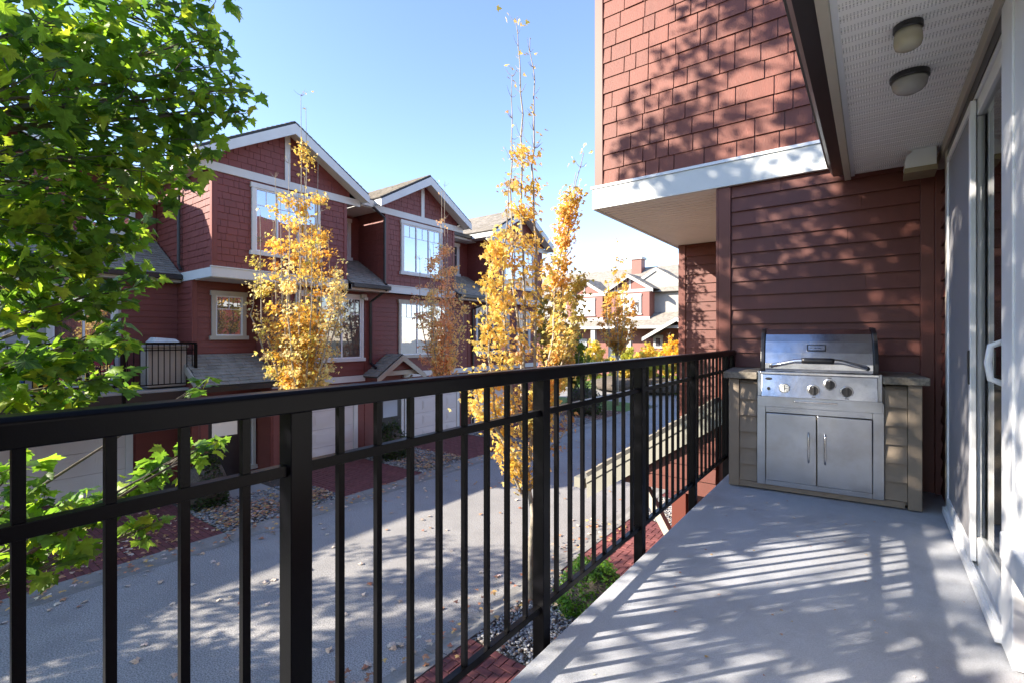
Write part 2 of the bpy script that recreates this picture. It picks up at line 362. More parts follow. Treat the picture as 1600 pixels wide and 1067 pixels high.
# ================================================================== GROUND
g = MB().add([(-400,-400,-.02),(400,-400,-.02),(400,400,-.02),(-400,400,-.02)], [(0,1,2,3)]); obj('ground', g, M['gnd'], kind='structure')
XL, XR = -9.35, -4.3            # lane edges
def sheet(name, pts, z, m, t=.01): return obj(name, MB().prism([(x, y, z-t) for x, y in pts], (0,0,t)), m, kind='structure')
lane = MB(); nx, ny = 6, 40
sheet('lane', [(XL,-30),(XR,-30),(XR,26),(XL,26)], 0, M['asphalt'])
sheet('cross_road', [(-60,26.004),(40,26.004),(40,32),(-60,32)], 0, M['asphalt'])
def curb(x0, x1, y0, y1, name='curb'):
    mb = MB(); y = y0
    while y < y1: e = min(y+3, y1); mb.box(x0, x1, y, e-.012, -.01, .035 if x1 < -8 else .035); y = e
    return obj(name, mb, M['conc'], kind='structure')
def rcurb(xa, xb, y0, y1):      # rolled curb: xa lane side, xb high side
    mb = MB(); y = y0
    while y < y1:
        e = min(y+3, y1); prof = [(xa,-.01),(xa,.004),(xa+(xb-xa)*.35,.006),(xa+(xb-xa)*.62,.055),(xa+(xb-xa)*.8,.08),(xb,.085),(xb,-.01)]
        mb.prism([(x, y, z) for x, z in prof], (0, e-y-.012, 0)); y = e
    return obj('curb', mb, M['conc'], kind='structure')
rcurb(XL, XL-.38, -20, 23); rcurb(XR, XR+.38, -20, 18)
sheet('front_yard_soil', [(-17,-20),(XL-.38,-20),(XL-.38,22.4),(-17,22.4)], .05, M['soil'], .06)
sheet('near_yard_soil', [(XR+.38,-20),(3,-20),(3,24),(XR+.38,24)], .05, M['soil'], .06)
# brick paving
BR = MB().box(0, .196, 0, .096, 0, .06)
def brickmesh():
    mb = MB(); a, b, c = .197, .097, .058; i = .006
    v = [(0,0,0),(a,0,0),(a,b,0),(0,b,0),(0,0,c-i),(a,0,c-i),(a,b,c-i),(0,b,c-i),(i,i,c),(a-i,i,c),(a-i,b-i,c),(i,b-i,c)]
    f = [(0,1,5,4),(1,2,6,5),(2,3,7,6),(3,0,4,7),(4,5,9,8),(5,6,10,9),(6,7,11,10),(7,4,8,11),(8,9,10,11)]
    me = bpy.data.meshes.new('brick'); me.from_pydata(v, [], f); me.materials.append(M['paver']); return me, v, f
BME, BV, BF = brickmesh()
def herringbone(x0, x1, y0, y1):
    out = []; L_, W_ = .2, .1
    n = int(max(x1-x0, y1-y0)/.1)+8
    for i in range(-n, n):
        for j in range(-n, n):
            # 90deg herringbone lattice
            ox = x0+ i*W_ + j*2*L_*0 ; 
            bx, by = x0+(i+j*2)*W_*1.0, y0+(i-j*2)*W_*1.0
            out.append((bx, by, 0)); out.append((bx+.1, by+.1-.1+.1, 1))
    return out
def pave(name, x0, x1, y0, y1, z, budget, herr=True):
    b = MB().box(x0, x1, y0, y1, -.005, z-.012)
    base = obj(name, b, M['sand'], kind='structure'); WLb = WL[base.name]
    cells = {}
    nx, ny = int(round((x1-x0)/.1)), int(round((y1-y0)/.1)); items = []
    if herr:
        # herringbone by cell rule: brick horizontal starts at (i,j) with (i-j)%4==0, vertical starts at (i,j) with (i-j)%4==3
        for i in range(-1, nx):
            for j in range(-1, ny):
                if (i-j) % 4 == 0: items.append((i, j, 2, 1))
                if (i-j) % 4 == 3: items.append((i, j, 1, 2))
        ok = []
        for i, j, a, c in items:
            if i < 0: i0, a0 = 0, a+i
            else: i0, a0 = i, a
            if j < 0: j0, c0 = 0, c+j
            else: j0, c0 = j, c
            a0 = min(a0, nx-i0); c0 = min(c0, ny-j0)
            if a0 > 0 and c0 > 0: ok.append((i0, j0, a0, c0))
        items = ok
    else:
        for j in range(ny):
            i = 0
            st = j % 2
            if st: items.append((0, j, 1, 1)); i = 1
            while i < nx: items.append((i, j, min(2, nx-i), 1)); i += 2
    items.sort(key=lambda t: (x0+t[0]*.1)**2+(y0+t[1]*.1)**2)
    rest = MB()
    for k, (i, j, a, c) in enumerate(items):
        dz = random.uniform(-.003, .003)
        if k < budget:
            if a >= c: piece('brick', BME, (x0+i*.1+.002, y0+j*.1+.002, z-.058+dz), 0, (a*.1/.2, 1, 1), base)
            else: piece('brick', BME, (x0+i*.1+.099, y0+j*.1+.002, z-.058+dz), R(90), (c*.1/.2, 1, 1), base)
        else:
            q = (x0+i*.1, y0+j*.1)
            rest.add([(q[0]+.003+v[0]/.2*(a*.1-.006)*1.0, q[1]+.003+v[1]/.1*(c*.1-.006), z-.058+dz+v[2]) for v in BV], BF)
    if rest.v: obj('brick', rest, M['paverj'], base, kind='stuff')
pave('driveway_paving', -3.92, -1.4, 6.6, 9.4, .075, 290)
pave('driveway_paving', -3.92, -1.4, 1.6, 4.4, .075, 290)
pave('driveway_paving', -3.92, -1.4, 11.0, 14.0, .075, 0)
pave('driveway_paving', -12.6, -9.74, 6.6, 9.0, .075, 0, False)
pave('driveway_paving', -12.6, -9.74, 10.9, 13.6, .075, 0, False)
pave('driveway_paving', -12.6, -9.74, 14.2, 16.9, .075, 0, False)
pave('driveway_paving', -14.3, -9.74, -1.4, 4.0, .075, 0, False)
# concrete walk to the first entry
obj('entry_walk', MB().box(-13.4, -10.9, 4.75, 5.9, -.005, .08), M['walk'], kind='structure')
obj('entry_walk', MB().box(-13.4, -11.4, 9.7, 10.8, -.005, .08), M['walk'], kind='structure')
# river stones
def stones(name, rects, per, r0, r1, z=.055):
    oc = np.array([(1,0,0),(.31,.95,0),(-.81,.59,0),(-.81,-.59,0),(.31,-.95,0),(0,0,.8),(0,0,-.6)], dtype=float)
    F = np.array([(i,(i+1)%5,5) for i in range(5)]+[((i+1)%5,i,6) for i in range(5)])
    V = []; FF = []; C = []; n = 0
    for (x0, x1, y0, y1) in rects:
        k = int((x1-x0)*(y1-y0)*per)
        for _ in range(k):
            r = random.uniform(r0, r1); a = random.uniform(0, 6.28); sc = np.array((r*random.uniform(.8,1.4), r*random.uniform(.6,1), r*random.uniform(.4,.8)))
            v = oc*sc*rng.uniform(.8, 1.2, (7, 1)); ca, sa = math.cos(a), math.sin(a)
            v = np.stack([v[:,0]*ca-v[:,1]*sa, v[:,0]*sa+v[:,1]*ca, v[:,2]], 1)+np.array((random.uniform(x0, x1), random.uniform(y0, y1), z+random.uniform(0, r*1.1)))
            t = random.choice(((.33,.33,.34),(.22,.23,.25),(.46,.45,.43),(.36,.30,.24),(.28,.29,.31),(.14,.15,.17))); t = np.array(t)*random.uniform(.8, 1.15)
            V.append(v); FF.append(F+n); C.append(np.tile(t, (7, 1))); n += 7
    npobj(name, np.concatenate(V), np.concatenate(FF), M['stonec'], cols=np.concatenate(C), kind='stuff', label='small grey river stones filling the planting bed', cat='gravel')
m = bpy.data.materials.new('stone_colours'); m.use_nodes = True; a = m.node_tree.nodes.new('ShaderNodeAttribute'); a.attribute_name = 'Col'
m.node_tree.links.new(a.outputs['Color'], m.node_tree.nodes['Principled BSDF'].inputs['Base Color']); m.node_tree.nodes['Principled BSDF'].inputs['Roughness'].default_value = .6; M['stonec'] = m
stones('gravel_bed', [(-3.92,-1.3,4.42,6.58),(-3.92,-1.3,9.42,10.98)], 1500, .016, .034)
stones('gravel_bed', [(-11.7,-9.74,4.02,6.58),(-12.5,-9.74,9.02,10.88),(-12.5,-9.74,13.62,14.18),(-12.5,-9.74,16.92,19.5)], 700, .02, .045)

# ================================================================== OPPOSITE TOWNHOUSES
ZB0, ZB1 = 5.165, 5.39; GP = .587
def solid(parent, name, m, *boxes):
    mb = MB()
    for b in boxes: mb.box(*b)
    return obj(name, mb, m, parent)
def bay(T, y0, y1, zr, xf=-12.4, limit=0, back=-16.2, leftside=True, panes=3, wy=None, gl='glass', rb=-19.5, hip=True):
    yc = (y0+y1)/2; hw = (y1-y0)/2; fr = FR((xf, 0, 0), 'x+')
    # wall core with gable
    top = zr-.16; mb = MB()
    mb.prism([(back, y0, ZB0+.02), (back, y1, ZB0+.02), (back, y1, top-GP*hw), (back, yc, top), (back, y0, top-GP*hw)], (xf-back-.001, 0, 0))
    obj('wall', mb, M['redfar'], T)
    tri = (yc, zr-.2, GP)
    w0, w1 = wy if wy else (yc-.92, yc+.92)
    shingles(fr, y0+.09, y1-.09, ZB1+.005, 7.65, .165, (.11, .26), T, 'shf', limit, None, [(w0, w1, 5.87, 7.62)])
    shingles(fr, y0-.3, yc-.07, 7.87, zr-.25, .165, (.11, .26), T, 'shf', 0, tri)
    shingles(fr, yc+.07, y1+.3, 7.87, zr-.25, .165, (.11, .26), T, 'shf', 0, tri)
    for yy in (y0, y1-.09):
        mb = MB(); fr.box(mb, yy, yy+.09, .002, .032, ZB1, 7.66); obj('corner_board', mb, M['redfar'], T)
    # side (faces -Y)
    fs = FR((0, y0, 0), 'y-'); shingles(fs, back, xf-.09, ZB1+.005, 7.72, .165, (.11, .28), T, 'shf', 0)
    mb = MB(); fs.box(mb, xf-.09, xf+.031, .002, .03, ZB1, 7.66); obj('corner_board', mb, M['redfar'], T)
    # band board front and side, thin cap
    mb = MB(); mb.box(xf+.002, xf+.04, y0-.04, y1+.04, ZB0, ZB1); mb.box(xf+.002, xf+.06, y0-.06, y1+.06, ZB1+.001, ZB1+.03); mb.box(back+1.5, xf+.001, y0-.04, y0-.002, ZB0, ZB1); obj('band_board', mb, M['trim'], T)
    # gable base trim, king trim
    mb = MB(); mb.box(xf+.002, xf+.045, y0-.45, y1+.45, 7.66, 7.86); obj('gable_trim', mb, M['trim'], T)
    mb = MB(); mb.box(xf+.003, xf+.04, yc-.07, yc+.07, 7.861, zr-.2); obj('gable_trim', mb, M['trim'], T)
    # roof: two slopes, front overhang .4
    ov = .5; he = hw+ov; ze = zr-GP*he; x0, x1 = xf+.4, rb
    roofplane((x0, yc-he, ze), (x1, yc-he, ze), (0, he, GP*he), T)
    roofplane((x0, yc+he, ze), (x1, yc+he, ze), (0, -he, GP*he), T)
    t = .27
    for sgn in (-1, 1):   # rake boards and soffit under overhang
        mb = MB(); mb.prism([(x0+.002, yc, zr-.07), (x0+.002, yc+sgn*he, ze-.07), (x0+.002, yc+sgn*he, ze-.07-t+.05), (x0+.002, yc, zr-.07-t)], (.04, 0, 0)); obj('rake_board', mb, M['trim'], T)
        mb = MB(); mb.prism([(x0, yc, zr-.20), (x0, yc+sgn*he, ze-.20), (x0, yc+sgn*he, ze-.22), (x0, yc, zr-.22)], (-(.4-.003)*1, 0, 0)); obj('soffit', mb, M['soffitf'], T)
        # eave fascia + flat soffit along side
        yy = yc+sgn*he; mb = MB(); mb.box(-14.4, x0, min(yy, yy-sgn*.02), max(yy, yy-sgn*.02), ze-.24, ze-.06); obj('fascia', mb, M['trim'], T)
        ya, yb = sorted((yc+sgn*(hw+.03), yy-sgn*.025)); mb = MB(); mb.box(-14.4, x0-.41, ya, yb, ze-.24, ze-.225); obj('soffit', mb, M['soffitf'], T)
    window(fr, w0, w1, 5.90, 7.60, T, panes, (2, .24), gl)
    return yc
def skirt(T, y0, y1, xe, xw, ze=5.33):
    p = .587; roofplane((xe, y0, ze), (xe, y1, ze), (xw-xe, 0, (xe-xw)*p), T)
    mb = MB(); mb.box(xe-.005, xe+.11, y0, y1, ze-.13, ze-.005); obj('gutter', mb, M['blackm'], T, bevel=.015)
    mb = MB(); mb.box(xe-.03, xe-.008, y0, y1, ze-.20, ze-.05); mb.box(xe-.4, xe-.031, y0, y1, ze-.20, ze-.185); obj('fascia', mb, M['beige'], T)
def pipe(T, pts, r=.04): obj('downspout', MB().tube(pts, r, 8), M['blackm'], T)
def garage(T, x, y0, y1, h=2.15):
    mb = MB(); fr = FR((x, 0, 0), 'x+')
    for a, b in ((y0-.14, y0), (y1, y1+.14)): fr.box(mb, a, b, .002, .06, .06, h)
    fr.box(mb, y0-.18, y1+.18, .002, .075, h, h+.2); gd = obj('garage_door', mb, M['trim'], T)
    n = 4; ph = (h-.08)/n; k = max(2, int((y1-y0)/.55))
    for i in range(n):
        pb = MB(); z0 = .08+i*ph; fr.box(pb, y0+.003, y1-.003, .004, .03, z0, z0+ph-.008)
        for j in range(k):
            c0 = y0+(y1-y0)*(j+.12)/k; c1 = y0+(y1-y0)*(j+.88)/k
            fr.box(pb, c0, c1, .03, .04, z0+.1, z0+ph-.1)
            fr.box(pb, c0+.05, c1-.05, .04, .052, z0+.145, z0+ph-.145)
        obj('door_panel', pb, M['garage'], gd)
    return gd

TL = 'townhouses across the lane'
# --- unit A: set-back part with balcony (left)
A = thing('townhouse', 'red townhouse with a balcony over its garage, behind the green maple', 'townhouse', (-15.5, 2.1, 0), TL)
solid(A, 'wall', M['redfar'], (-22, -14.45, -.6, 4.80, .03, 5.12), (-22, -16.0, -.6, 4.80, 5.12, 7.6))
fa = FR((-14.449, 0, 0), 'x+'); f3 = FR((-15.999, 0, 0), 'x+')
mb = MB(); fa.box(mb, -.6, 3.62, .001, .02, 2.62, 5.1); obj('wall_panel', mb, M['greybeige'], A)
boards(FR((-14.449,0,0),'x+'), 3.64, 4.79, 2.6, 5.1, .15, A)
shingles(f3, -.6, 4.78, 6.3, 7.5, .165, (.12, .28), A, 'shf', 0, None, [(.9, 2.0, 6.3, 7.5), (3.3, 4.3, 6.3, 7.5)])
window(f3, .9, 2.0, 6.55, 7.45, A, 2); window(f3, 3.3, 4.3, 6.55, 7.45, A, 2)
skirt(A, -.6, 4.78, -14.15, -15.99)
fw = FR((-14.428, 0, 0), 'x+')
window(fw, .35, 1.25, 3.5, 4.98, A, 2, (2, .28), 'glassb', sill=True); window(fw, 1.55, 2.15, 3.0, 4.98, A, 1, (2, .2), 'glassb')
# patio door
window(fw, 2.3, 3.55, 2.62, 4.85, A, 2, None, 'glass', sill=False, casing=.1)
garage(A, -14.449, .5, 3.7)
boards(fa, 3.9, 4.79, .08, 2.3, .15, A); boards(fa, -.6, .3, .08, 2.3, .15, A)
# gable roof over the set-back wing
for sg in (-1, 1):
    roofplane((-15.3, 1.9+sg*2.7, 7.62), (-22, 1.9+sg*2.7, 7.62), (0, -sg*2.7, 1.15), A, e=.2)
    mb = MB(); mb.prism([(-15.28, 1.9, 8.71), (-15.28, 1.9+sg*2.7, 7.56), (-15.28, 1.9+sg*2.7, 7.3), (-15.28, 1.9, 8.43)], (.04, 0, 0)); obj('rake_board', mb, M['trim'], A)
mb = MB(); mb.prism([(-21, -.6, 7.6), (-21, 4.4, 7.6), (-21, 1.9, 8.6)], (5.0, 0, 0)); obj('gable_wall', mb, M['redfar'], A)
# balcony slab
obj('balcony_slab', MB().box(-14.44, -13.0, -.6, 4.72, 2.36, 2.56), M['walk'], A)
obj('balcony_fascia', MB().box(-12.998, -12.96, -.6, 4.72, 2.2, 2.5), M['blackm'], A)
br = thing('balcony_railing', 'black metal railing along the balcony across the lane, beside the beige storage cabinet', 'railing', (-13.03, 2.0, 2.56))
obj('top_rail', MB().box(-13.06, -13.0, -.6, 4.72, 3.58, 3.63), M['black'], br); obj('mid_rail', MB().box(-13.045, -13.015, -.6, 4.72, 3.44, 3.465), M['black'], br); obj('bottom_rail', MB().box(-13.045, -13.015, -.6, 4.72, 2.66, 2.685), M['black'], br)
for y in (-.55, .8, 2.0, 3.3, 4.68): obj('post', MB().box(-12.995, -12.94, y-.03, y+.03, 2.1, 3.58), M['black'], br)
for i in range(46):
    y = -.5+i*.114; obj('baluster', MB().box(-13.038, -13.022, y-.008, y+.008, 2.685, 3.58), M['black'], br)
# --- unit B: first gable
B = thing('townhouse', 'red shingled townhouse with the nearest and tallest gable across the lane, yellow tree in front', 'townhouse', (-14.5, 6.9, 0), TL)
bay(B, 4.83, 8.42, 9.35, limit=290, wy=(5.70, 7.54), panes=3)
solid(B, 'wall', M['redfar'], (-22, -13.5, 4.81, 6.35, .03, 5.16), (-22, -12.7, 6.352, 9.25, .03, 5.16), (-22, -13.8, 8.43, 9.835, 5.16, 7.7), (-22, -16.2, 4.84, 8.42, 5.16, 8.0))
fb = FR((-13.499, 0, 0), 'x+'); fg = FR((-12.699, 0, 0), 'x+')
mb = MB(); mb.box(-13.4, -12.4, 4.83, 8.42, 5.15, 5.163); obj('soffit', mb, M['soffitf'], B)
boards(fb, 4.9, 6.30, 2.9, 5.12, .15, B, holes=[(5.25, 6.05, 3.75, 4.95)]); boards(FR((0, 4.81, 0), 'y-'), -14.44, -13.57, 2.3, 5.1, .15, B)
mb = MB(); fb.box(mb, 4.81, 4.90, .002, .03, .1, 5.14); obj('corner_board', mb, M['redfar'], B)
mb = MB(); mb.box(-13.57, -13.47, 4.78, 4.808, .1, 5.14); obj('corner_board', mb, M['redfar'], B)
window(fb, 5.22, 6.06, 3.78, 4.93, B, 1, (2, .3), 'glass', trim='beige')
boards(FR((0, 6.352, 0), 'y-'), -13.49, -12.72, .1, 5.12, .15, B)
boards(fg, 6.4, 9.24, 2.45, 5.12, .15, B, holes=[(7.0, 9.2, 3.05, 5.05)]); boards(fg, 8.95, 9.24, .1, 2.4, .15, B); boards(fg, 6.4, 6.58, .1, 2.4, .15, B)
window(fg, 7.0, 9.2, 3.12, 5.04, B, 3, (3, .25), 'glassd')
garage(B, -12.699, 6.75, 8.85)
mb = MB(); mb.box(-12.699, -12.63, 6.35, 9.25, 2.4, 2.58); obj('band_board', mb, M['trim'], B)
skirt(B, 8.44, 9.80, -12.15, -13.79); f2 = FR((-13.799, 0, 0), 'x+')
shingles(f2, 8.44, 9.83, 6.3, 7.7, .165, (.12, .28), B, 'shf', 0); window(f2, 8.6, 9.5, 6.35, 7.62, B, 1, (2, .3), 'glassd')
mb = MB(); mb.box(-15.0, -12.4, 8.93-.01, 9.33, 7.73, 7.75); obj('soffit', mb, M['soffitf'], B)
roofplane((-12.35, 8.9, 7.99), (-12.35, 9.35, 7.99), (-5, 0, 1.3), B, e=.2)
mb = MB(); mb.box(-12.35, -12.30, 8.9, 9.36, 7.75, 7.95); obj('fascia', mb, M['trim'], B)
# shed roof over entry
roofplane((-12.3, 4.55, 2.62), (-12.3, 6.34, 2.62), (-1.19, 0, .70), B)
mb = MB(); mb.prism([(-12.28, 4.50, 2.60), (-13.49, 4.50, 3.31), (-13.49, 4.50, 3.12), (-12.28, 4.50, 2.41)], (0, .045, 0)); obj('rake_board', mb, M['beige'], B)
mb = MB(); mb.prism([(-12.5, 4.56, 2.45), (-13.49, 4.56, 3.05), (-13.49, 4.56, 2.3), (-12.5, 4.56, 2.3)], (0, .03, 0)); obj('wall_panel', mb, M['redfar'], B)
mb = MB(); mb.box(-12.3, -12.19, 4.5, 6.34, 2.48, 2.6); obj('gutter', mb, M['blackm'], B)
obj('porch_post', MB().box(-12.62, -12.46, 4.60, 4.76, .08, 2.35), M['redfar'], B)
mb = MB(); fb.box(mb, 5.1, 5.95, .003, .05, .1, 2.15); dr = obj('entry_door', mb, M['door'], B); mb = MB(); fb.box(mb, 5.22, 5.83, .051, .058, 1.2, 2.05); obj('pane', mb, M['glassb'], dr)
window(FR((-13.49,0,0),'x+'), 5.98, 6.30, .3, 2.15, B, 1, None, 'glass', casing=.07)
pipe(B, [(-14.2, 4.74, 7.55), (-14.2, 4.74, 5.6), (-14.05, 4.74, 5.45)])
# --- unit C
Cc = thing('townhouse', 'middle red townhouse across the lane, second gable, small gabled canopy over its black front door', 'townhouse', (-14.5, 11.6, 0), TL)
bay(Cc, 9.84, 12.98, 9.24, limit=0, wy=(10.45, 12.32), panes=3, gl='glass')
solid(Cc, 'wall', M['redfar'], (-22, -12.7, 9.252, 14.05, .03, 5.16), (-22, -13.8, 12.99, 15.26, 5.16, 7.7), (-22, -16.2, 9.85, 12.98, 5.16, 8.0))
boards(fg, 9.27, 14.0, 2.45, 5.12, .15, Cc, holes=[(10.6, 12.95, 3.05, 5.0)]); boards(fg, 9.27, 9.8, .1, 2.4, .15, Cc); boards(fg, 10.7, 10.85, .1, 2.4, .15, Cc); boards(fg, 13.6, 14.0, .1, 2.4, .15, Cc)
window(fg, 10.6, 12.95, 3.15, 5.0, Cc, 3, (3, .25), 'glassb', trim='beige')
garage(Cc, -12.699, 11.0, 13.4)
mb = MB(); mb.box(-12.699, -12.63, 10.8, 14.05, 2.4, 2.58); obj('band_board', mb, M['trim'], Cc)
mb = MB(); fg.box(mb, 9.8, 10.68, .003, .045, .1, 2.2); dr = obj('entry_door', mb, M['door'], Cc); mb = MB(); fg.box(mb, 9.95, 10.53, .046, .053, 1.15, 2.05); obj('pane', mb, M['glassb'], dr)
mb = MB(); fg.box(mb, 10.545, 10.57, .046, .09, 1.0, 1.03); obj('handle', mb, M['steel'], dr)
mb = MB(); fg.box(mb, 10.69, 10.8, .003, .07, .1, 2.3); fg.box(mb, 9.68, 9.79, .003, .07, .1, 2.3); obj('door_casing', mb, M['trim'], Cc)
# canopy
cy, ch, cz = 10.15, .98, 3.22; cp = .68
for sg in (-1, 1):
    roofplane((-11.95, cy+sg*ch, cz-cp*ch), (-12.69, cy+sg*ch, cz-cp*ch), (0, -sg*ch, cp*ch), Cc, e=.13)
    mb = MB(); mb.prism([(-11.93, cy, cz-.03), (-11.93, cy+sg*ch, cz-cp*ch-.03), (-11.93, cy+sg*ch, cz-cp*ch-.19), (-11.93, cy, cz-.21)], (.04, 0, 0)); obj('rake_board', mb, M['beige'], Cc)
    mb = MB().tube([(-12.66, cy+sg*.62, 2.1), (-12.2, cy+sg*.62, 2.5)], .045, 4); obj('bracket', mb, M['beige'], Cc)
mb = MB(); mb.prism([(-12.1, cy-.7, 2.72), (-12.1, cy+.7, 2.72), (-12.1, cy, 3.15)], (.03, 0, 0)); obj('gable_panel', mb, M['redfar'], Cc)
mb = MB(); mb.box(-12.09, -12.03, cy-.75, cy+.75, 2.56, 2.70); obj('gable_trim', mb, M['beige'], Cc)
skirt(Cc, 13.0, 15.24, -12.15, -13.79); shingles(f2, 13.0, 15.25, 6.3, 7.7, .165, (.12, .28), Cc, 'shf', 0); window(f2, 13.3, 14.7, 6.35, 7.62, Cc, 2, (2, .3), 'glassd')
roofplane((-13.2, 13.3, 7.9), (-13.2, 14.9, 7.9), (-4.8, 0, 1.4), Cc, e=.2)
mb = MB(); mb.box(-13.2, -13.09, 13.45, 14.9, 7.76, 7.88); obj('gutter', mb, M['blackm'], Cc)
mb = MB(); mb.box(-13.24, -13.21, 13.4, 14.9, 7.68, 7.86); mb.box(-13.79, -13.245, 13.0, 15.2, 7.68, 7.7); obj('fascia', mb, M['trim'], Cc)
pipe(Cc, [(-12.3, 9.3, 7.75), (-12.33, 9.76, 7.5), (-12.33, 9.76, 5.45), (-12.2, 9.72, 5.38)], .045); pipe(Cc, [(-12.15, 9.7, 5.22), (-12.62, 9.45, 4.85), (-12.62, 9.45, 2.95), (-12.3, 9.4, 2.8)], .045)
pipe(Cc, [(-12.15, 15.1, 5.22), (-12.62, 14.3, 4.85), (-12.62, 14.3, .2)], .045); pipe(Cc, [(-13.1, 13.7, 7.8), (-13.6, 13.1, 7.5), (-13.7, 13.05, 5.7), (-12.3, 13.6, 5.42)], .045)
solid(Cc, 'porch_light', M['beige'], (-12.69, -12.5, 9.05, 9.22, 4.93, 5.05), (-12.5, -12.4, 9.08, 9.19, 4.87, 4.95))
# --- unit D
Dd = thing('townhouse', 'farthest red townhouse of the row across the lane, third gable behind the thin orange tree', 'townhouse', (-14.5, 16.5, 0), TL)
bay(Dd, 15.27, 18.9, 9.35, wy=(15.95, 18.2), panes=3)
solid(Dd, 'wall', M['redfar'], (-22, -12.7, 14.052, 18.95, .03, 5.16), (-22, -16.2, 15.28, 18.9, 5.16, 8.0))
boards(fg, 14.07, 18.9, 2.45, 5.12, .15, Dd, holes=[(14.5, 16.7, 3.05, 5.0)]); boards(fg, 16.9, 18.9, .1, 2.4, .15, Dd)
window(fg, 14.5, 16.7, 3.15, 5.0, Dd, 2, (3, .2), 'glass'); garage(Dd, -12.699, 14.4, 16.7)
window(fg, 17.3, 18.3, 3.15, 4.9, Dd, 2, (2, .3), 'glass')
mb = MB(); mb.box(-12.699, -12.63, 14.05, 18.95, 2.4, 2.58); obj('band_board', mb, M['trim'], Dd)
# main ridge roof behind all bays
for T_, a, b in ((B, 4.4, 9.3), (Cc, 9.31, 14.6), (Dd, 14.61, 19.4)):
    mb = MB(); mb.prism([(-15.2, a, 7.9), (-18.5, a, 9.1), (-22.5, a, 7.6)], (0, b-a, 0)); obj('rear_roof', mb, M['roof'], T_)
# unseen set-back house, added off to the left to cast the lane's shadow edge
E = thing('townhouse', 'unseen set-back red townhouse added left of the balcony wing to shade the lane', 'townhouse', (-20, -7, 0), TL)
solid(E, 'wall', M['redfar'], (-23, -17.2, -14, -.75, .03, 7.4)); mb = MB(); mb.prism([(-16.9, -14.2, 7.35), (-18.6, -14.2, 9.0), (-23.3, -14.2, 7.35)], (0, 13.4, 0)); obj('roof', mb, M['roof'], E)

# balcony contents
cb = thing('storage_cabinet', 'beige resin storage cabinet on the balcony across the lane', 'cabinet', (-13.35, 4.15, 2.56))
obj('body', MB().box(-13.72, -13.15, 3.78, 4.55, 2.60, 3.50), M['cabinet'], cb, bevel=.02); obj('lid', MB().box(-13.76, -13.11, 3.74, 4.59, 3.502, 3.57), M['cabinet'], cb, bevel=.02)
for i in range(5): obj('ridge', MB().box(-13.149, -13.14, 3.83, 4.5, 2.68+i*.16, 2.69+i*.16+.12), M['cabinet'], cb)
mb = MB(); mb.hexa([(-13.9,3.9,3.58),(-13.2,3.9,3.58),(-13.2,4.5,3.58),(-13.9,4.5,3.58),(-13.75,4.0,3.74),(-13.35,4.0,3.74),(-13.35,4.4,3.70),(-13.75,4.4,3.70)]); tag(obj('folded_cover', mb, M['curtain'], None, bevel=.02), 'folded grey cover lying on the beige storage cabinet', 'cover')
fc = thing('folding_chair', 'red folding camp chair on the balcony across the lane', 'chair', (-13.6, 3.1, 2.56))
obj('seat', MB().hexa([(-13.85,2.85,2.98),(-13.4,2.85,3.0),(-13.4,3.35,3.0),(-13.85,3.35,2.98),(-13.85,2.85,3.01),(-13.4,2.85,3.03),(-13.4,3.35,3.03),(-13.85,3.35,3.01)]), M['redcloth'], fc)
obj('backrest', MB().hexa([(-13.86,2.85,3.12),(-13.84,2.85,3.12),(-13.84,3.35,3.12),(-13.86,3.35,3.12),(-13.95,2.85,3.5),(-13.93,2.85,3.5),(-13.93,3.35,3.5),(-13.95,3.35,3.5)]), M['redcloth'], fc)
for y in (2.85, 3.35):
    obj('leg', MB().tube([(-13.4, y, 3.0), (-13.85, y, 2.57)], .01, 6), M['black'], fc); obj('leg', MB().tube([(-13.97, y, 3.5), (-13.8, y, 3.0), (-13.4, y, 2.57)], .01, 6), M['black'], fc)
cu = MB().lathe([(.0,.0),(.12,.0),(.15,.06),(.15,.3),(.1,.42),(.02,.45)], (-13.5, 2.1, 2.565), 12); tag(obj('cushion', cu, M['yellow'], None, smooth=True), 'yellow rolled cushion on the balcony across the lane', 'cushion')
cu = MB().lathe([(.0,.0),(.13,.0),(.14,.3),(.15,.32),(.0,.33)], (-13.5, 1.7, 2.565), 12); tag(obj('bucket', cu, M['blue'], None, smooth=True), 'blue bucket on the balcony behind the maple leaves', 'bucket')

# ================================================================== FAR HOUSE at the end of the lane
Fh = thing('townhouse', 'sunlit red and cream house block with a brick chimney at the end of the lane', 'house', (-12, 38, 0))
Y0 = 37.0; ff = FR((0, Y0, 0), 'y-')
solid(Fh, 'wall', M['farwall'], (-30, 8, Y0, Y0+10, 0, 5.3)); solid(Fh, 'wall_panel', M['fargrey'], (-30, 8, Y0+.6, Y0+9.8, 5.3, 7.4))
roofplane((-30.3, Y0+.2, 7.3), (8, Y0+.2, 7.3), (0, 4.6, 2.7), Fh, e=.3, tw=.6); roofplane((-30.3, Y0+9.4, 7.3), (8, Y0+9.4, 7.3), (0, -4.6, 2.7), Fh, e=.5, tw=1)
roofplane((-30.3, Y0-1.6, 4.6), (8, Y0-1.6, 4.6), (0, 2.2, 1.1), Fh, e=.3, tw=.6)
mb = MB(); mb.box(-30, 8, Y0-1.66, Y0-1.6, 4.4, 4.6); obj('fascia', mb, M['fartrim'], Fh)
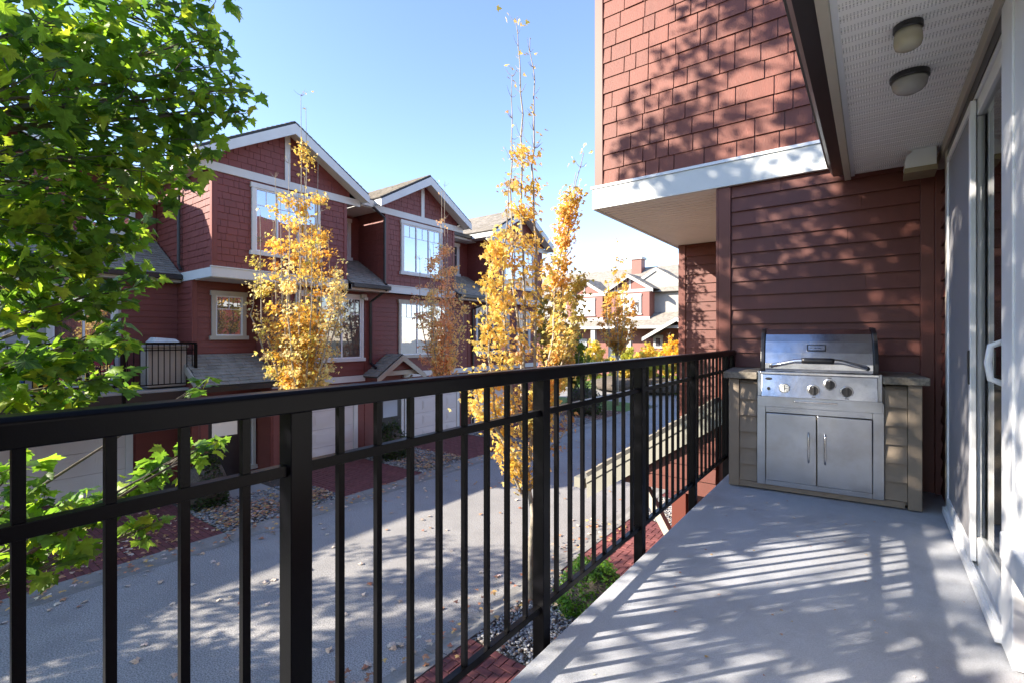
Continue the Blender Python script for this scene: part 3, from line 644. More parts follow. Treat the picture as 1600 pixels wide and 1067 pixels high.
def far_bay(xc, hw, zr, w=True):
    y = Y0-.5
    mb = MB(); mb.prism([(xc-hw, y, 5.3), (xc+hw, y, 5.3), (xc+hw, y, zr-.1-.62*hw), (xc, y, zr-.1), (xc-hw, y, zr-.1-.62*hw)], (0, 2, 0)); obj('bay_wall', mb, M['farwall'], Fh)
    h = hw+.45; e = zr-.62*h
    for sg in (-1, 1):
        roofplane((xc+sg*h, y-.4, e), (xc+sg*h, y+4.5, e), (-sg*h, 0, .62*h), Fh, e=.25, tw=.5)
        mb = MB(); mb.prism([(xc, y-.42, zr-.05), (xc+sg*h, y-.42, e-.05), (xc+sg*h, y-.42, e-.3), (xc, y-.42, zr-.34)], (0, -.05, 0)); obj('rake_board', mb, M['fartrim'], Fh)
    mb = MB(); mb.box(xc-hw-.3, xc+hw+.3, y-.05, y-.002, e-.22, e+.02); obj('gable_trim', mb, M['fartrim'], Fh); obj('gable_trim', MB().box(xc-.08, xc+.08, y-.04, y-.003, e+.021, zr-.3), M['fartrim'], Fh); obj('band_board', MB().box(xc-hw-.05, xc+hw+.05, y-.06, y-.003, 5.1, 5.35), M['fartrim'], Fh)
    window(FR((0, y-.001, 0), 'y-'), xc-hw*.6, xc+hw*.6, 5.6, e-.35, Fh, 3, (2, .3), 'glass', casing=.14, trim='fartrim')
far_bay(-19.6, 1.7, 8.7); far_bay(-15.5, 1.6, 8.8); far_bay(-7.0, 1.8, 8.7)
h = 2.6
for sg in (-1, 1):
    mb = MB(); mb.prism([(-13.9, Y0+.9, 9.35), (-13.9+sg*h, Y0+.9, 9.35-.62*h), (-13.9+sg*h, Y0+.9, 9.1-.62*h), (-13.9, Y0+.9, 9.05)], (0, -.06, 0)); obj('rake_board', mb, M['fartrim'], Fh)
    roofplane((-13.9+sg*h, Y0+.9, 9.4-.62*h), (-13.9+sg*h, Y0+5, 9.4-.62*h), (-sg*h, 0, .62*h), Fh, e=.25, tw=.5)
mb = MB(); mb.prism([(-13.9-2.2, Y0+.95, 7.3), (-13.9+2.2, Y0+.95, 7.3), (-13.9+2.2, Y0+.95, 9.1-.62*2.2), (-13.9, Y0+.95, 9.15), (-13.9-2.2, Y0+.95, 9.1-.62*2.2)], (0, .5, 0)); obj('bay_wall', mb, M['fargrey'], Fh)
chm = obj('chimney', MB().box(-17.1, -16.2, Y0+3.6, Y0+4.5, 8.8, 10.6), M['farwall'], Fh); obj('chimney_cap', MB().box(-17.2, -16.1, Y0+3.5, Y0+4.6, 10.602, 10.8), M['fartrim'], chm)
for x in (-21.5, -18.3, -15.2, -9.3): obj('porch_column', MB().box(x-.18, x+.18, Y0-1.5, Y0-1.14, 0, 4.4), M['fartrim'], Fh)
for x in (-20.2, -17.0, -10.9): window(FR((0, Y0-.001, 0), 'y-'), x-.6, x+.6, 1.2, 3.6, Fh, 2, (2, .3), 'glass', casing=.14, trim='fartrim')
window(FR((0, Y0-.001, 0), 'y-'), -13.75, -13.0, 3.0, 3.9, Fh, 1, None, 'glassd', casing=.14, trim='fartrim')
for sg in (-1, 1):
    mb = MB(); mb.prism([(-11.3, Y0-2.0, 5.2), (-11.3+sg*2.6, Y0-2.0, 3.7), (-11.3+sg*2.6, Y0-2.0, 3.45), (-11.3, Y0-2.0, 4.9)], (0, -.06, 0)); obj('rake_board', mb, M['fartrim'], Fh)
    roofplane((-11.3+sg*2.6, Y0-2.0, 3.72), (-11.3+sg*2.6, Y0, 3.72), (-sg*2.6, 0, 1.5), Fh, e=.25, tw=.5)

# ================================================================== NEAR HOUSE (ours)
H = thing('townhouse', 'near red townhouse with shingled upper wall, sliding door and covered balcony', 'townhouse', (-1.2, 4.9, 0))
YW = 4.9; XD = .44; XU = -2.455; YF = 7.57; SOF = CZ+1.335
fy = FR((0, YW-.001, 0), 'y-'); fyu = FR((0, YW-.021, 0), 'y-')
# cores
solid(H, 'wall', M['redtrim'], (-1.17, 6, YW, 14, .03, ZB0+.02), (XU, 6, YW-.02, 14, ZB0+.03, 9.2), (-2.40, -1.172, YF, 14, .03, ZB0+.02))
solid(H, 'wall', M['redtrim'], (XD+.001, XD+.2, -3.2, 2.42, DECK-2.5, 5.1), (XD+.001, XD+.2, 4.30, YW-.001, DECK-2.5, 5.1), (XD+.001, XD+.2, 2.42, 4.30, .05, DECK-.02), (XD+.001, XD+.2, 2.42, 4.30, 4.99, 5.1))
# upper shingles, individual
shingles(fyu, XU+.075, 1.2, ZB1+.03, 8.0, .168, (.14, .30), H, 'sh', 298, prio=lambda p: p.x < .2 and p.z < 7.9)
mb = MB(); mb.box(XU-.02, XU+.075, YW-.05, YW-.0205, ZB1+.03, 9.1); mb.box(XU-.02, XU-.001, YW-.0204, YW+.07, ZB1+.03, 9.1); obj('corner_board', mb, M['redtrim'], H, bevel=.003)
fx_ = FR((XU-.001, 0, 0), 'x-'); shingles(fx_, -8.9, -YW-.07, ZB1+.03, 9.0, .168, (.14, .30), H, 'sh', 0)
mb = MB(); mb.box(XU-.045, .3, YW-.062, YW-.022, ZB0, ZB1); obj('band_board', mb, M['trim'], H, bevel=.003)
mb = MB(); mb.box(XU-.045, XU-.004, YW-.0215, 14, ZB0, ZB1); obj('band_board', mb, M['trim'], H)
mb = MB(); mb.box(XU-.06, .3, YW-.075, YW-.022, ZB1+.001, ZB1+.028); obj('drip_cap', mb, M['white'], H)
# overhang soffit boards run along X
y = YW-.02
while y < YF+.1:
    obj('soffit_board', MB().prism([(XU, y, ZB0+.018), (XU, y+.008, ZB0+.006), (XU, y+.086, ZB0+.006), (XU, y+.094, ZB0+.018)], (-1.17-XU, 0, 0)), M['beige2'] if 'beige2' in M else M['trim'], H); y += .1
# lower wall clapboards
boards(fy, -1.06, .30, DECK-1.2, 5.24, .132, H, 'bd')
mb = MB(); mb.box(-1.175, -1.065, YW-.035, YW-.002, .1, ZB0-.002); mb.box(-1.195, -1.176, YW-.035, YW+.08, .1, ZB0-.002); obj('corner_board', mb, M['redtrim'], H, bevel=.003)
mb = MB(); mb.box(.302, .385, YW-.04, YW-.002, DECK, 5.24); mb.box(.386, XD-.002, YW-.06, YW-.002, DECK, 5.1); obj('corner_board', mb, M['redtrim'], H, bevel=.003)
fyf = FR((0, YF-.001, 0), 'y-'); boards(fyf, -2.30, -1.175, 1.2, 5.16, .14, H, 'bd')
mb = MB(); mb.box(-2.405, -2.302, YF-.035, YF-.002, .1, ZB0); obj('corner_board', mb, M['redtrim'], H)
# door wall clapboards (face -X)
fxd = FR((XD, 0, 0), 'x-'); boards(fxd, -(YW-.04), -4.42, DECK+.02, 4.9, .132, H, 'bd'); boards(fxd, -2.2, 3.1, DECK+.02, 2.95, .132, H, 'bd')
# upper roof eave of ours, out of frame
mb = MB(); mb.prism([(XU-.5, YW-.45, 9.25), (6, YW-.45, 9.25), (6, 9.5, 11.6), (XU-.5, 9.5, 11.6)], (0, 0, .15)); obj('roof', mb, M['roof'], H)
# balcony roof: soffit, fascias, gutter
EX = -.165
ys = -3.0
while ys < YW-.05:
    mb = MB(); y2 = min(ys+.0885, YW-.045); mb.prism([(EX+.03, ys, SOF+.012), (EX+.03, ys+.006, SOF), (EX+.03, y2-.006, SOF), (EX+.03, y2, SOF+.012)], (XD-EX-.06, 0, 0)); obj('soffit_panel', mb, M['perf'], H); ys += .0925
obj('soffit_deck', MB().box(EX+.02, XD, -3, YW-.045, SOF+.013, SOF+.03), M['blackm'], H)
obj('fascia', MB().box(EX-.012, EX+.03, -3.05, YW-.07, SOF-.045, SOF+.17), M['beige'], H, bevel=.003)
obj('soffit_channel', MB().box(EX+.031, EX+.055, -3, YW-.05, SOF-.014, SOF-.001), M['white'], H)
gp = [(0,-.0),( -.075,-.0),(-.10,.045),(-.10,.075),(-.12,.085),(-.12,.12),(-.112,.12),(-.112,.09),(-.09,.08),(-.09,.05),(-.07,.008),(0,.008)]
mb = MB(); mb.prism([(EX-.013+x, -3.1, SOF-.01+z) for x, z in gp], (0, YW-.12+3.1, 0)); gt = obj('gutter', mb, M['blackm'], H); obj('end_cap', MB().prism([(EX-.013+x, YW-.118, SOF-.01+z) for x, z in gp[:6]]+[(EX-.013, YW-.118, SOF+.11)], (0, .004, 0)), M['blackm'], gt)
mb = MB(); mb.prism([(EX-.1, -3.1, SOF+.2), (3.4, -3.1, SOF+2.0), (3.4, -3.1, SOF+2.1), (EX-.1, -3.1, SOF+.28)], (0, YW-.1+3.1, 0)); obj('roof', mb, M['roofedge'], H)
# door header trims
obj('header_trim', MB().box(XD-.05, XD-.001, -3, YW-.065, SOF-.075, SOF-.001), M['beige'], H, bevel=.003)
obj('header_trim', MB().box(XD-.035, XD-.001, 2.35, 4.40, SOF-.14, SOF-.077), M['blackm'], H)
# sliding door assembly
ZT = DECK+2.37
sd = obj('sliding_door', MB().box(XD-.03, XD+.12, 2.60, 4.30, ZT, ZT+.05).box(XD-.03, XD+.12, 2.60, 2.63, DECK+.05, ZT).box(XD-.03, XD+.12, 4.26, 4.30, DECK+.05, ZT), M['white'], H, bevel=.003)
obj('track', MB().box(XD-.06, XD+.12, 2.60, 4.33, DECK+.012, DECK+.05).box(XD-.045, XD-.035, 2.60, 4.3, DECK+.0505, DECK+.065).box(XD-.015, XD-.005, 2.63, 4.26, DECK+.0505, DECK+.065), M['white'], sd)
obj('casing', MB().box(XD-.038, XD-.001, 4.301, 4.40, DECK+.01, SOF-.08), M['beige'], sd, bevel=.003)
obj('casing', MB().box(XD-.042, XD-.001, 2.42, 2.598, DECK+.01, SOF-.08), M['white'], sd, bevel=.004)
obj('head_casing', MB().box(XD-.03, XD-.001, 2.6, 4.3, ZT+.052, SOF-.142), M['white'], sd)
def sash(n0, n1, y0, y1, w, glass, nm):
    mb = MB().box(n0, n1, y0, y0+w, DECK+.07, ZT-.005).box(n0, n1, y1-w, y1, DECK+.07, ZT-.005).box(n0, n1, y0+w, y1-w, DECK+.07, DECK+.07+w*1.6).box(n0, n1, y0+w, y1-w, ZT-.005-w, ZT-.005)
    s_ = obj(nm, mb, M['white'], H, bevel=.003); c = (n0+n1)/2
    obj('pane' if glass == 'doorglass' else 'insect_mesh', MB().box(c-.003, c+.003, y0+w-.004, y1-w+.004, DECK+.07+w*1.5, ZT-w), M[glass], s_); return s_
sc = sash(XD-.045, XD-.022, 3.30, 4.25, .045, 'mesh', 'screen_panel')
obj('handle', MB().box(XD-.052, XD-.0455, 3.31, 3.335, DECK+.95, DECK+1.12), M['knob'], sc)
sash(XD+.04, XD+.08, 3.35, 4.25, .07, 'doorglass', 'door_panel')
gp_ = sash(XD-.018, XD+.02, 2.64, 3.40, .075, 'doorglass', 'door_panel')
hd = obj('handle', MB().tube([(XD-.019, 2.68, DECK+1.0), (XD-.06, 2.68, DECK+1.02), (XD-.068, 2.68, DECK+1.085), (XD-.06, 2.68, DECK+1.15), (XD-.019, 2.68, DECK+1.17)], .012, 8), M['white'], gp_, smooth=True)
for i in range(3): obj('latch', MB().box(XD-.024, XD-.0185, 2.652, 2.672, DECK+.3+i*.85, DECK+.34+i*.85), M['knob'], gp_)
# near window beside the door with its sill
fwn = FR((XD-.001, 0, 0), 'x-')
obj('window_surround', MB().box(XD-.036, XD-.001, .2, 2.418, DECK+.50, SOF-.08), M['white'], H, bevel=.004)
obj('window_sill', MB().box(XD-.075, XD-.001, .2, 2.415, DECK+.40, DECK+.498), M['white'], H, bevel=.006)
# interior room
rm = MB(); rm.box(XD+.21, 4.2, -3.2, 7.0, DECK-.1, DECK); rm.box(XD+.21, 4.2, -3.2, 7.0, 5.02, 5.1); rm.box(4.2, 4.3, -3.2, 7, DECK, 5.1); rm.box(XD+.21, 4.2, 5.6, 5.7, DECK, 5.02); rm.box(XD+.21, 4.2, -3.3, -3.2, DECK, 5.1)
obj('room_shell', rm, M['room'], H)
cm = MB()
for i in range(16): cm.tube([(XD+.26+.02*(i % 2), 3.42+i*.05, DECK+.05), (XD+.26+.02*(i % 2), 3.42+i*.05, ZT)], .032, 6)
obj('curtain', cm, M['curtain'], H)
# deck
dk = obj('balcony_floor', MB().box(-1.0, XD+.2, -3.1, YW-.003, DECK-.28, DECK), M['deck'], kind='structure', bevel=.006)
obj('floor_edge_trim', MB().box(-1.006, -.999+.0, -3.1, YW-.05, DECK-.25, DECK-.03), M['blackm'], dk)
obj('ceiling_panel', MB().box(-1.0, XD, -3, YW, DECK-.33, DECK-.285), M['trim'], dk)
solid(H, 'wall', M['redtrim'], (-.95, -.9, -3, 2.0, .05, DECK-.34))
# lower porch roof below the balcony, seen through the railing
YP = 4.75
roofplane((-2.53, YP, CZ-1.50), (-2.53, YF-.02, CZ-1.50), (1.36, 0, .93), H)
mb = MB(); mb.prism([(-2.50, YP-.045, CZ-1.53), (-1.0, YP-.045, CZ-.505), (-1.0, YP-.045, CZ-.73), (-2.50, YP-.045, CZ-1.76)], (0, .04, 0)); obj('rake_board', mb, M['rake'], H)
mb = MB(); mb.prism([(-2.50, YP-.06, CZ-1.53), (-1.0, YP-.06, CZ-.505), (-1.0, YP-.06, CZ-.565), (-2.50, YP-.06, CZ-1.59)], (0, .014, 0)); obj('rake_board', mb, M['rake'], H)
mb = MB(); mb.box(-2.66, -2.53, YP-.04, YF, CZ-1.66, CZ-1.55); obj('gutter', mb, M['rake'], H)
fp = FR((0, YP+.05, 0), 'y-')
mb = MB(); mb.prism([(-2.32, YP+.051, CZ-1.52), (-1.18, YP+.051, CZ-1.52), (-1.18, YP+.051, CZ-.78)], (0, .08, 0)); obj('gable_panel', mb, M['redtrim'], H)
for za, zb in rows(CZ-1.52, CZ-.8, .14):
    xa = -2.32+(zb-(CZ-1.52))/.68
    if xa < -1.25: piece('siding_board', UW['bd'], fp.p(xa, 0, za), 0, (-1.18-xa, 1, zb-za), H)
obj('brace', MB().prism([(-1.605, YP+.06, 1.62), (-1.605, YP+.06, 1.76), (-1.86, YP+.06, 2.2), (-1.95, YP+.06, 2.2)], (0, .09, 0)), M['beige'], H)
obj('porch_post', MB().box(-1.60, -1.46, YP+.05, YP+.19, .05, 2.22), M['redtrim'], H, bevel=.004)
# ------------------------------------------------------------------ lights and vent on the soffit
def ceil_light(x, y, r, depth, label, tall):
    T_ = thing('ceiling_light', label, 'light fixture', (x, y, SOF))
    obj('base_ring', MB().lathe([(r*.7, 0), (r*1.04, 0), (r*1.04, -depth*.35), (r*.96, -depth*.42), (r*.7, -depth*.42)], (x, y, SOF-.001), 28), M['knob'], T_, smooth=False, bevel=.002)
    z = -depth*.42
    prof = [(r*.93, z), (r*.95, z-depth*.15), (r*.88, z-depth*.5), (r*.7, z-depth*.75), (r*.4, z-depth*.92), (r*.02, z-depth*.97)] if not tall else [(r*.93, z), (r*.98, z-depth*.3), (r*1.0, z-depth*.7), (r*.9, z-depth*1.0), (r*.6, z-depth*1.15), (r*.02, z-depth*1.2)]
    obj('lamp_shade', MB().lathe(prof, (x, y, SOF-.001), 28), M['lampglass'] if tall else M['lampglass2'], T_, smooth=True)
    for k in range(3):
        a = k*2.1+.4; obj('screw', MB().tube([(x+r*1.03*math.cos(a), y+r*1.03*math.sin(a), SOF-depth*.2), (x+r*1.13*math.cos(a), y+r*1.13*math.sin(a), SOF-depth*.2)], .005, 6), M['knob'], T_)
ceil_light(.125, 2.66, .050, .066, 'small yellowed glass jar light on the balcony ceiling, nearer the top edge', True)
ceil_light(.155, 3.17, .078, .07, 'wide round ceiling light with a black ring, below the small jar light', False)
vt = thing('vent_hood', 'white curved vent hood with tan grille in the ceiling corner above the sliding door', 'vent', (.30, 4.55, SOF))
obj('hood', MB().prism([(.20, 4.45, SOF-.001), (.365, 4.45, SOF-.001), (.365, 4.45, SOF-.13), (.195, 4.45, SOF-.13), (.19, 4.45, SOF-.09), (.20, 4.45, SOF-.04), (.235, 4.45, SOF-.012)][::-1], (0, .2, 0)), M['white'], vt, bevel=.006)
obj('grille', MB().box(.19, .367, 4.44, 4.66, SOF-.165, SOF-.131), M['grate'], vt)

# ================================================================== RAILING
RX = -1.05
rl = thing('railing', 'long black metal balcony railing crossing the whole foreground', 'railing', (RX, 1.5, DECK))
obj('top_rail', MB().prism([(RX-.03, -3, DECK+1.018), (RX+.03, -3, DECK+1.018), (RX+.03, -3, DECK+1.058), (RX+.022, -3, DECK+1.067), (RX-.022, -3, DECK+1.067), (RX-.03, -3, DECK+1.058)], (0, YW-.038+3, 0)), M['black'], rl, bevel=.003)
posts = [-2.37, -1.395, -.42, .582, 1.60, 2.61, 3.62, 4.63]
segs = list(zip(posts[:-1], posts[1:]))
for p in posts: obj('post', MB().box(RX-.0255, RX+.0255, p-.0255, p+.0255, DECK-.22, DECK+1.018), M['black'], rl, bevel=.002)
obj('wall_post', MB().box(RX-.0255, RX+.0255, YW-.09, YW-.04, DECK-.1, DECK+1.018), M['black'], rl, bevel=.002)
for a, b in segs+[(4.63, YW-.0645)]:
    obj('mid_rail', MB().box(RX-.0125, RX+.0125, a+.0256, b-.0256, DECK+.876, DECK+.901), M['black'], rl, bevel=.0015)
    obj('bottom_rail', MB().box(RX-.0125, RX+.0125, a+.0256, b-.0256, DECK+.105, DECK+.13), M['black'], rl, bevel=.0015)
    n = 8 if b-a > .5 else 1
    for k in range(n):
        y = a+(b-a)*(k+1)/(n+1)
        obj('baluster', MB().box(RX-.008, RX+.008, y-.008, y+.008, DECK+.1305, DECK+1.0175), M['black'], rl)

# ================================================================== GRILL ISLAND
GA = Vector((-.92, 4.15, DECK)); GR = math.atan2(.12, 1.18)
def lthing(name, label, cat):
    o = bpy.data.objects.new(name, None); COL.objects.link(o); o.location = GA; o.rotation_euler = (0, 0, GR); WL[o.name] = Vector((0,0,0)); tag(o, label, cat); return o
IS = lthing('grill_island', 'taupe sided outdoor kitchen island with stone counter ends and steel cabinet doors', 'outdoor kitchen')
LO = lambda n, mb, m, p=IS, **k: obj(n, mb, m, p, local=True, **k)
W_ = 1.20; DP = .56
LO('body', MB().box(.01, W_-.01, .02, DP, .03, .84), M['taupe'])
LO('plinth', MB().box(.07, 1.11, -.004, .03, .012, .055), M['taupe'])
for a, b in ((0, .075), (1.125, 1.20)): LO('corner_board', MB().box(a, b, -.012, .1, .008, .858), M['taupe'], bevel=.003)
def lwedge(a, b, z0, z1): return MB().hexa([(a,.0195,z0),(b,.0195,z0),(b,-.009,z0),(a,-.009,z0),(a,.0195,z1),(b,.0195,z1),(b,.014,z1-.003),(a,.014,z1-.003)])
for i, (z0, z1) in enumerate(rows(.06, .85, .128)):
    LO('siding_board', lwedge(.078, .20, z0, z1), M['taupe']); LO('siding_board', lwedge(1.0, 1.122, z0, z1), M['taupe'])
for z0, z1 in rows(.03, .85, .13): LO('side_board', MB().box(-.002, .009, .101, DP, z0, z1-.008), M['taupe'])
LO('countertop', MB().box(-.035, .205, -.05, DP+.02, .862, .915), M['slab'], bevel=.006); LO('countertop', MB().box(.985, 1.235, -.05, DP+.02, .862, .915), M['slab'], bevel=.006)
LO('countertop', MB().box(.206, .984, .45, DP+.02, .862, .912), M['slab'], bevel=.004)
# steel face frame and doors
LO('face_frame', MB().box(.203, .262, -.018, .02, .05, .72).box(.93, .995, -.018, .02, .05, .72).box(.262, .93, -.018, .02, .61, .72).box(.262, .93, -.018, .02, .05, .088), M['steeld'], bevel=.003)
for k, (a, b) in enumerate(((.266, .593), (.599, .926))):
    d = LO('cabinet_door', MB().box(a, b, -.034, -.0185, .092, .606), M['steeld'], bevel=.004)
    hx = .545 if k == 0 else .647
    h_ = MB().tube([(hx, -.035, .26), (hx, -.062, .268), (hx, -.066, .29), (hx, -.066, .45), (hx, -.062, .472), (hx, -.035, .48)], .0065, 8); obj('handle', h_, M['steel'], d, local=True, smooth=True)
# the grill
GRL = lthing('barbecue_grill', 'stainless steel built-in gas grill with closed lid, arched handle and black knobs', 'grill')
GO = lambda n, mb, m, p=GRL, **k: obj(n, mb, m, p, local=True, **k)
g0, g1 = .235, .955
GO('firebox', MB().box(g0, g1, .06, .46, .70, .93), M['steel'], bevel=.004)
GO('lower_panel', MB().box(.205, .985, -.03, -.0185+.0, .655, .735), M['steeld'], bevel=.002)
GO('side_flange', MB().box(.206, g0-.003, -.012, .1, .736, .925), M['steeld'], bevel=.002); GO('side_flange', MB().box(g1+.003, .984, -.012, .1, .736, .925), M['steeld'], bevel=.002)
GO('drip_tray', MB().box(.45, .72, -.062, -.031, .702, .714), M['steel'], bevel=.002)
pn = GO('control_panel', MB().prism([(g0, -.085, .738), (g0, .06, .738), (g0, .06, .905), (g0, -.045, .905)], (g1-g0, 0, 0)), M['steel'], bevel=.004)
GO('shelf', MB().box(g0-.01, g1+.01, -.05, .08, .9055, .925), M['steel'], bevel=.004)
def onp(z): return -.085+(z-.738)/.167*.04-.001
def disc(cx, z, r, dep, m, nm, prof=None, par=pn):
    y = onp(z); return obj(nm, MB().lathe(prof or [(r, 0), (r, dep*.7), (r*.9, dep), (r*.05, dep)], (cx, y, z), 24, 'y'), m, par, local=True)
for cx, z in ((.575, .80), (.675, .845), (.775, .80)):
    disc(cx, z, .041, .006, M['steel'], 'bezel'); disc(cx, z, .033, .032, M['knob'], 'knob'); y = onp(z)-.033
    obj('knob_grip', MB().box(cx-.006, cx+.006, y-.01, y, z-.03, z+.03), M['knob'], pn, local=True, bevel=.003)
disc(.39, .805, .037, .008, M['steel'], 'bezel'); disc(.39, .805, .030, .010, M['dial'], 'gauge_face'); obj('gauge_needle', MB().box(.388, .392, onp(.805)-.0125, onp(.805)-.0105, .79, .828).box(.388, .408, onp(.805)-.0127, onp(.805)-.0106, .803, .806), M['knob'], pn, local=True)
for k in range(8):
    a = k*.785; q = (.39+.023*math.cos(a), .805+.023*math.sin(a)); obj('gauge_mark', MB().box(q[0]-.002, q[0]+.002, onp(.805)-.0122, onp(.805)-.0104, q[1]-.002, q[1]+.002), M['knob'], pn, local=True)
disc(.285, .80, .011, .02, M['knob'], 'ignition_button')
bd = disc(.285, .872, .001, .001, M['knob'], 'badge', [(.001, 0), (.001, .001)]); bpy.data.objects.remove(bd)
obj('badge', MB().lathe([(.024, 0), (.024, .003), (.001, .0035)], (.285, onp(.872), .872), 24, 'y', 1, .42), M['blue2'] if 'blue2' in M else M['door'], pn, local=True)
for cx, z in ((.575, .752), (.675, .892), (.775, .752)): obj('dial_marks', MB().box(cx-.012, cx+.012, onp(z)-.0015, onp(z), z-.003, z+.003), M['knob'], pn, local=True)
# lid
prof = [(-.035, .926), (-.045, .95), (-.045, .99), (-.02, 1.07), (.02, 1.15), (.07, 1.205), (.14, 1.24), (.24, 1.25), (.34, 1.235), (.42, 1.18), (.45, 1.08), (.455, .926)]
lid = GO('lid', MB().prism([(g0+.02, y, z) for y, z in prof], (g1-g0-.04, 0, 0)), M['steel'], smooth=False, bevel=.006)
big = [(y-(.012 if y < .2 else -.012), z+(.008 if z > .95 else -.002)) for y, z in prof]
for a in (g0-.006, g1-.02): GO('lid_end', MB().prism([(a, y, z) for y, z in big], (.026, 0, 0)), M['knob'], bevel=.004)
obj('handle', MB().tube([(.30, -.05, .965), (.32, -.075, .975), (.38, -.09, .99), (.46, -.098, 1.012), (.56, -.10, 1.018), (.64, -.10, 1.018), (.74, -.098, 1.012), (.82, -.09, .99), (.88, -.075, .975), (.90, -.05, .965)], .0155, 10), M['steel'], lid, local=True, smooth=True)
obj('handle_grip', MB().tube([(.50, -.0995, 1.0155), (.52, -.10, 1.0175), (.68, -.10, 1.0175), (.70, -.0995, 1.0155)], .020, 10), M['knob'], lid, local=True, smooth=True)
def onl(z): return -.045+(z-.99)/(1.07-.99)*.025 if z < 1.07 else -.02+(z-1.07)/.08*.04
pl_ = obj('name_plate', MB().hexa([(.535, onl(1.085)-.006, 1.085), (.655, onl(1.085)-.006, 1.085), (.655, onl(1.085)+.02, 1.085), (.535, onl(1.085)+.02, 1.085), (.535, onl(1.13)-.006, 1.13), (.655, onl(1.13)-.006, 1.13), (.655, onl(1.13)+.02, 1.13), (.535, onl(1.13)+.02, 1.13)]), M['knob'], lid, local=True, bevel=.002)
obj('plate_face', MB().hexa([(.543, onl(1.091)-.009, 1.091), (.647, onl(1.091)-.009, 1.091), (.647, onl(1.091), 1.091), (.543, onl(1.091), 1.091), (.543, onl(1.124)-.009, 1.124), (.647, onl(1.124)-.009, 1.124), (.647, onl(1.124), 1.124), (.543, onl(1.124), 1.124)]), M['steel'], lid, local=True)
obj('emblem', MB().tube([(.556+i*.0085, onl(1.107)-.0105+(.0), 1.105+.006*math.sin(i*2.1)) for i in range(10)], .0018, 5), M['knob'], lid, local=True)

# ================================================================== TREES
HALF = [(0,0),(.17,-.07),(.37,-.13),(.34,.03),(.50,.10),(.45,.17),(.66,.36),(.46,.35),(.40,.42),(.26,.36),(.30,.58),(.19,.62),(.12,.80),(0,1.0)]
def leaf_template(detail=True):
    h = HALF if detail else [(0,0),(.36,-.12),(.34,.06),(.64,.36),(.27,.36),(.22,.64),(0,1.0)]
    pts = h + [(-x, y) for x, y in reversed(h[1:-1])]
    V = [(0, .25, .0)]+[(x, y, -.22*abs(x)-.25*max(0, y-.4)**2-.03*(i % 2)) for i, (x, y) in enumerate(pts)]
    n = len(pts); F = [(0, 1+i, 1+(i+1) % n) for i in range(n)]
    return np.array(V, dtype=np.float32), np.array(F, dtype=np.int32)
LT = leaf_template(); LS = leaf_template(False)
def leaf_arrays(P, size, cols, tpl, droop=.5, seed=1, flat=0):
    r = np.random.default_rng(seed); T_, F = tpl; n = len(P)
    az = r.uniform(0, 2*np.pi, n); pit = r.normal(-droop, .45, n) if not flat else r.normal(0, .12, n); rol = r.normal(0, .55 if not flat else .15, n)
    d = np.stack([np.cos(az)*np.cos(pit), np.sin(az)*np.cos(pit), np.sin(pit)], 1)
    s_ = np.stack([-np.sin(az), np.cos(az), np.zeros(n)], 1); nn = np.cross(s_, d)*1.0; nn = np.where(nn[:, 2:3] < 0, -nn, nn)
    s2 = s_*np.cos(rol)[:, None]+nn*np.sin(rol)[:, None]; n2 = np.cross(s2, d)
    sg = np.where((n2*nn).sum(1, keepdims=True) < 0, -1, 1); n2 = n2*sg
    sz = r.uniform(size[0], size[1], n); cu = r.uniform(.3, 1.8, n)
    V = P[:, None, :]+sz[:, None, None]*(T_[None, :, 0:1]*s2[:, None, :]+T_[None, :, 1:2]*d[:, None, :]+(T_[None, :, 2:3]*cu[:, None, None])*n2[:, None, :])
    FF = F[None]+np.arange(n)[:, None, None]*len(T_)
    C = np.repeat(cols[:, None, :], len(T_), 1)
    return V.reshape(-1, 3), FF.reshape(-1, 3), C.reshape(-1, 3)
def palette(n, cols, wts, seed, jit=.15):
    r = np.random.default_rng(seed); c = np.array(cols)[r.choice(len(cols), n, p=np.array(wts)/sum(wts))]
    return c*r.uniform(1-jit, 1+jit, (n, 1))*r.uniform(1-jit*.4, 1+jit*.4, (n, 3))
GREEN = [(.09,.19,.035),(.13,.255,.04),(.20,.34,.045),(.30,.40,.05),(.065,.145,.04)]
def wob(a, b, n, amp, r):
    a, b = Vector(a), Vector(b); out = []
    for i in range(n+1):
        t = i/n; p = a.lerp(b, t)
        if 0 < i < n: p += Vector((r.uniform(-1,1), r.uniform(-1,1), r.uniform(-.6,.6)))*amp
        out.append(p)
    return out
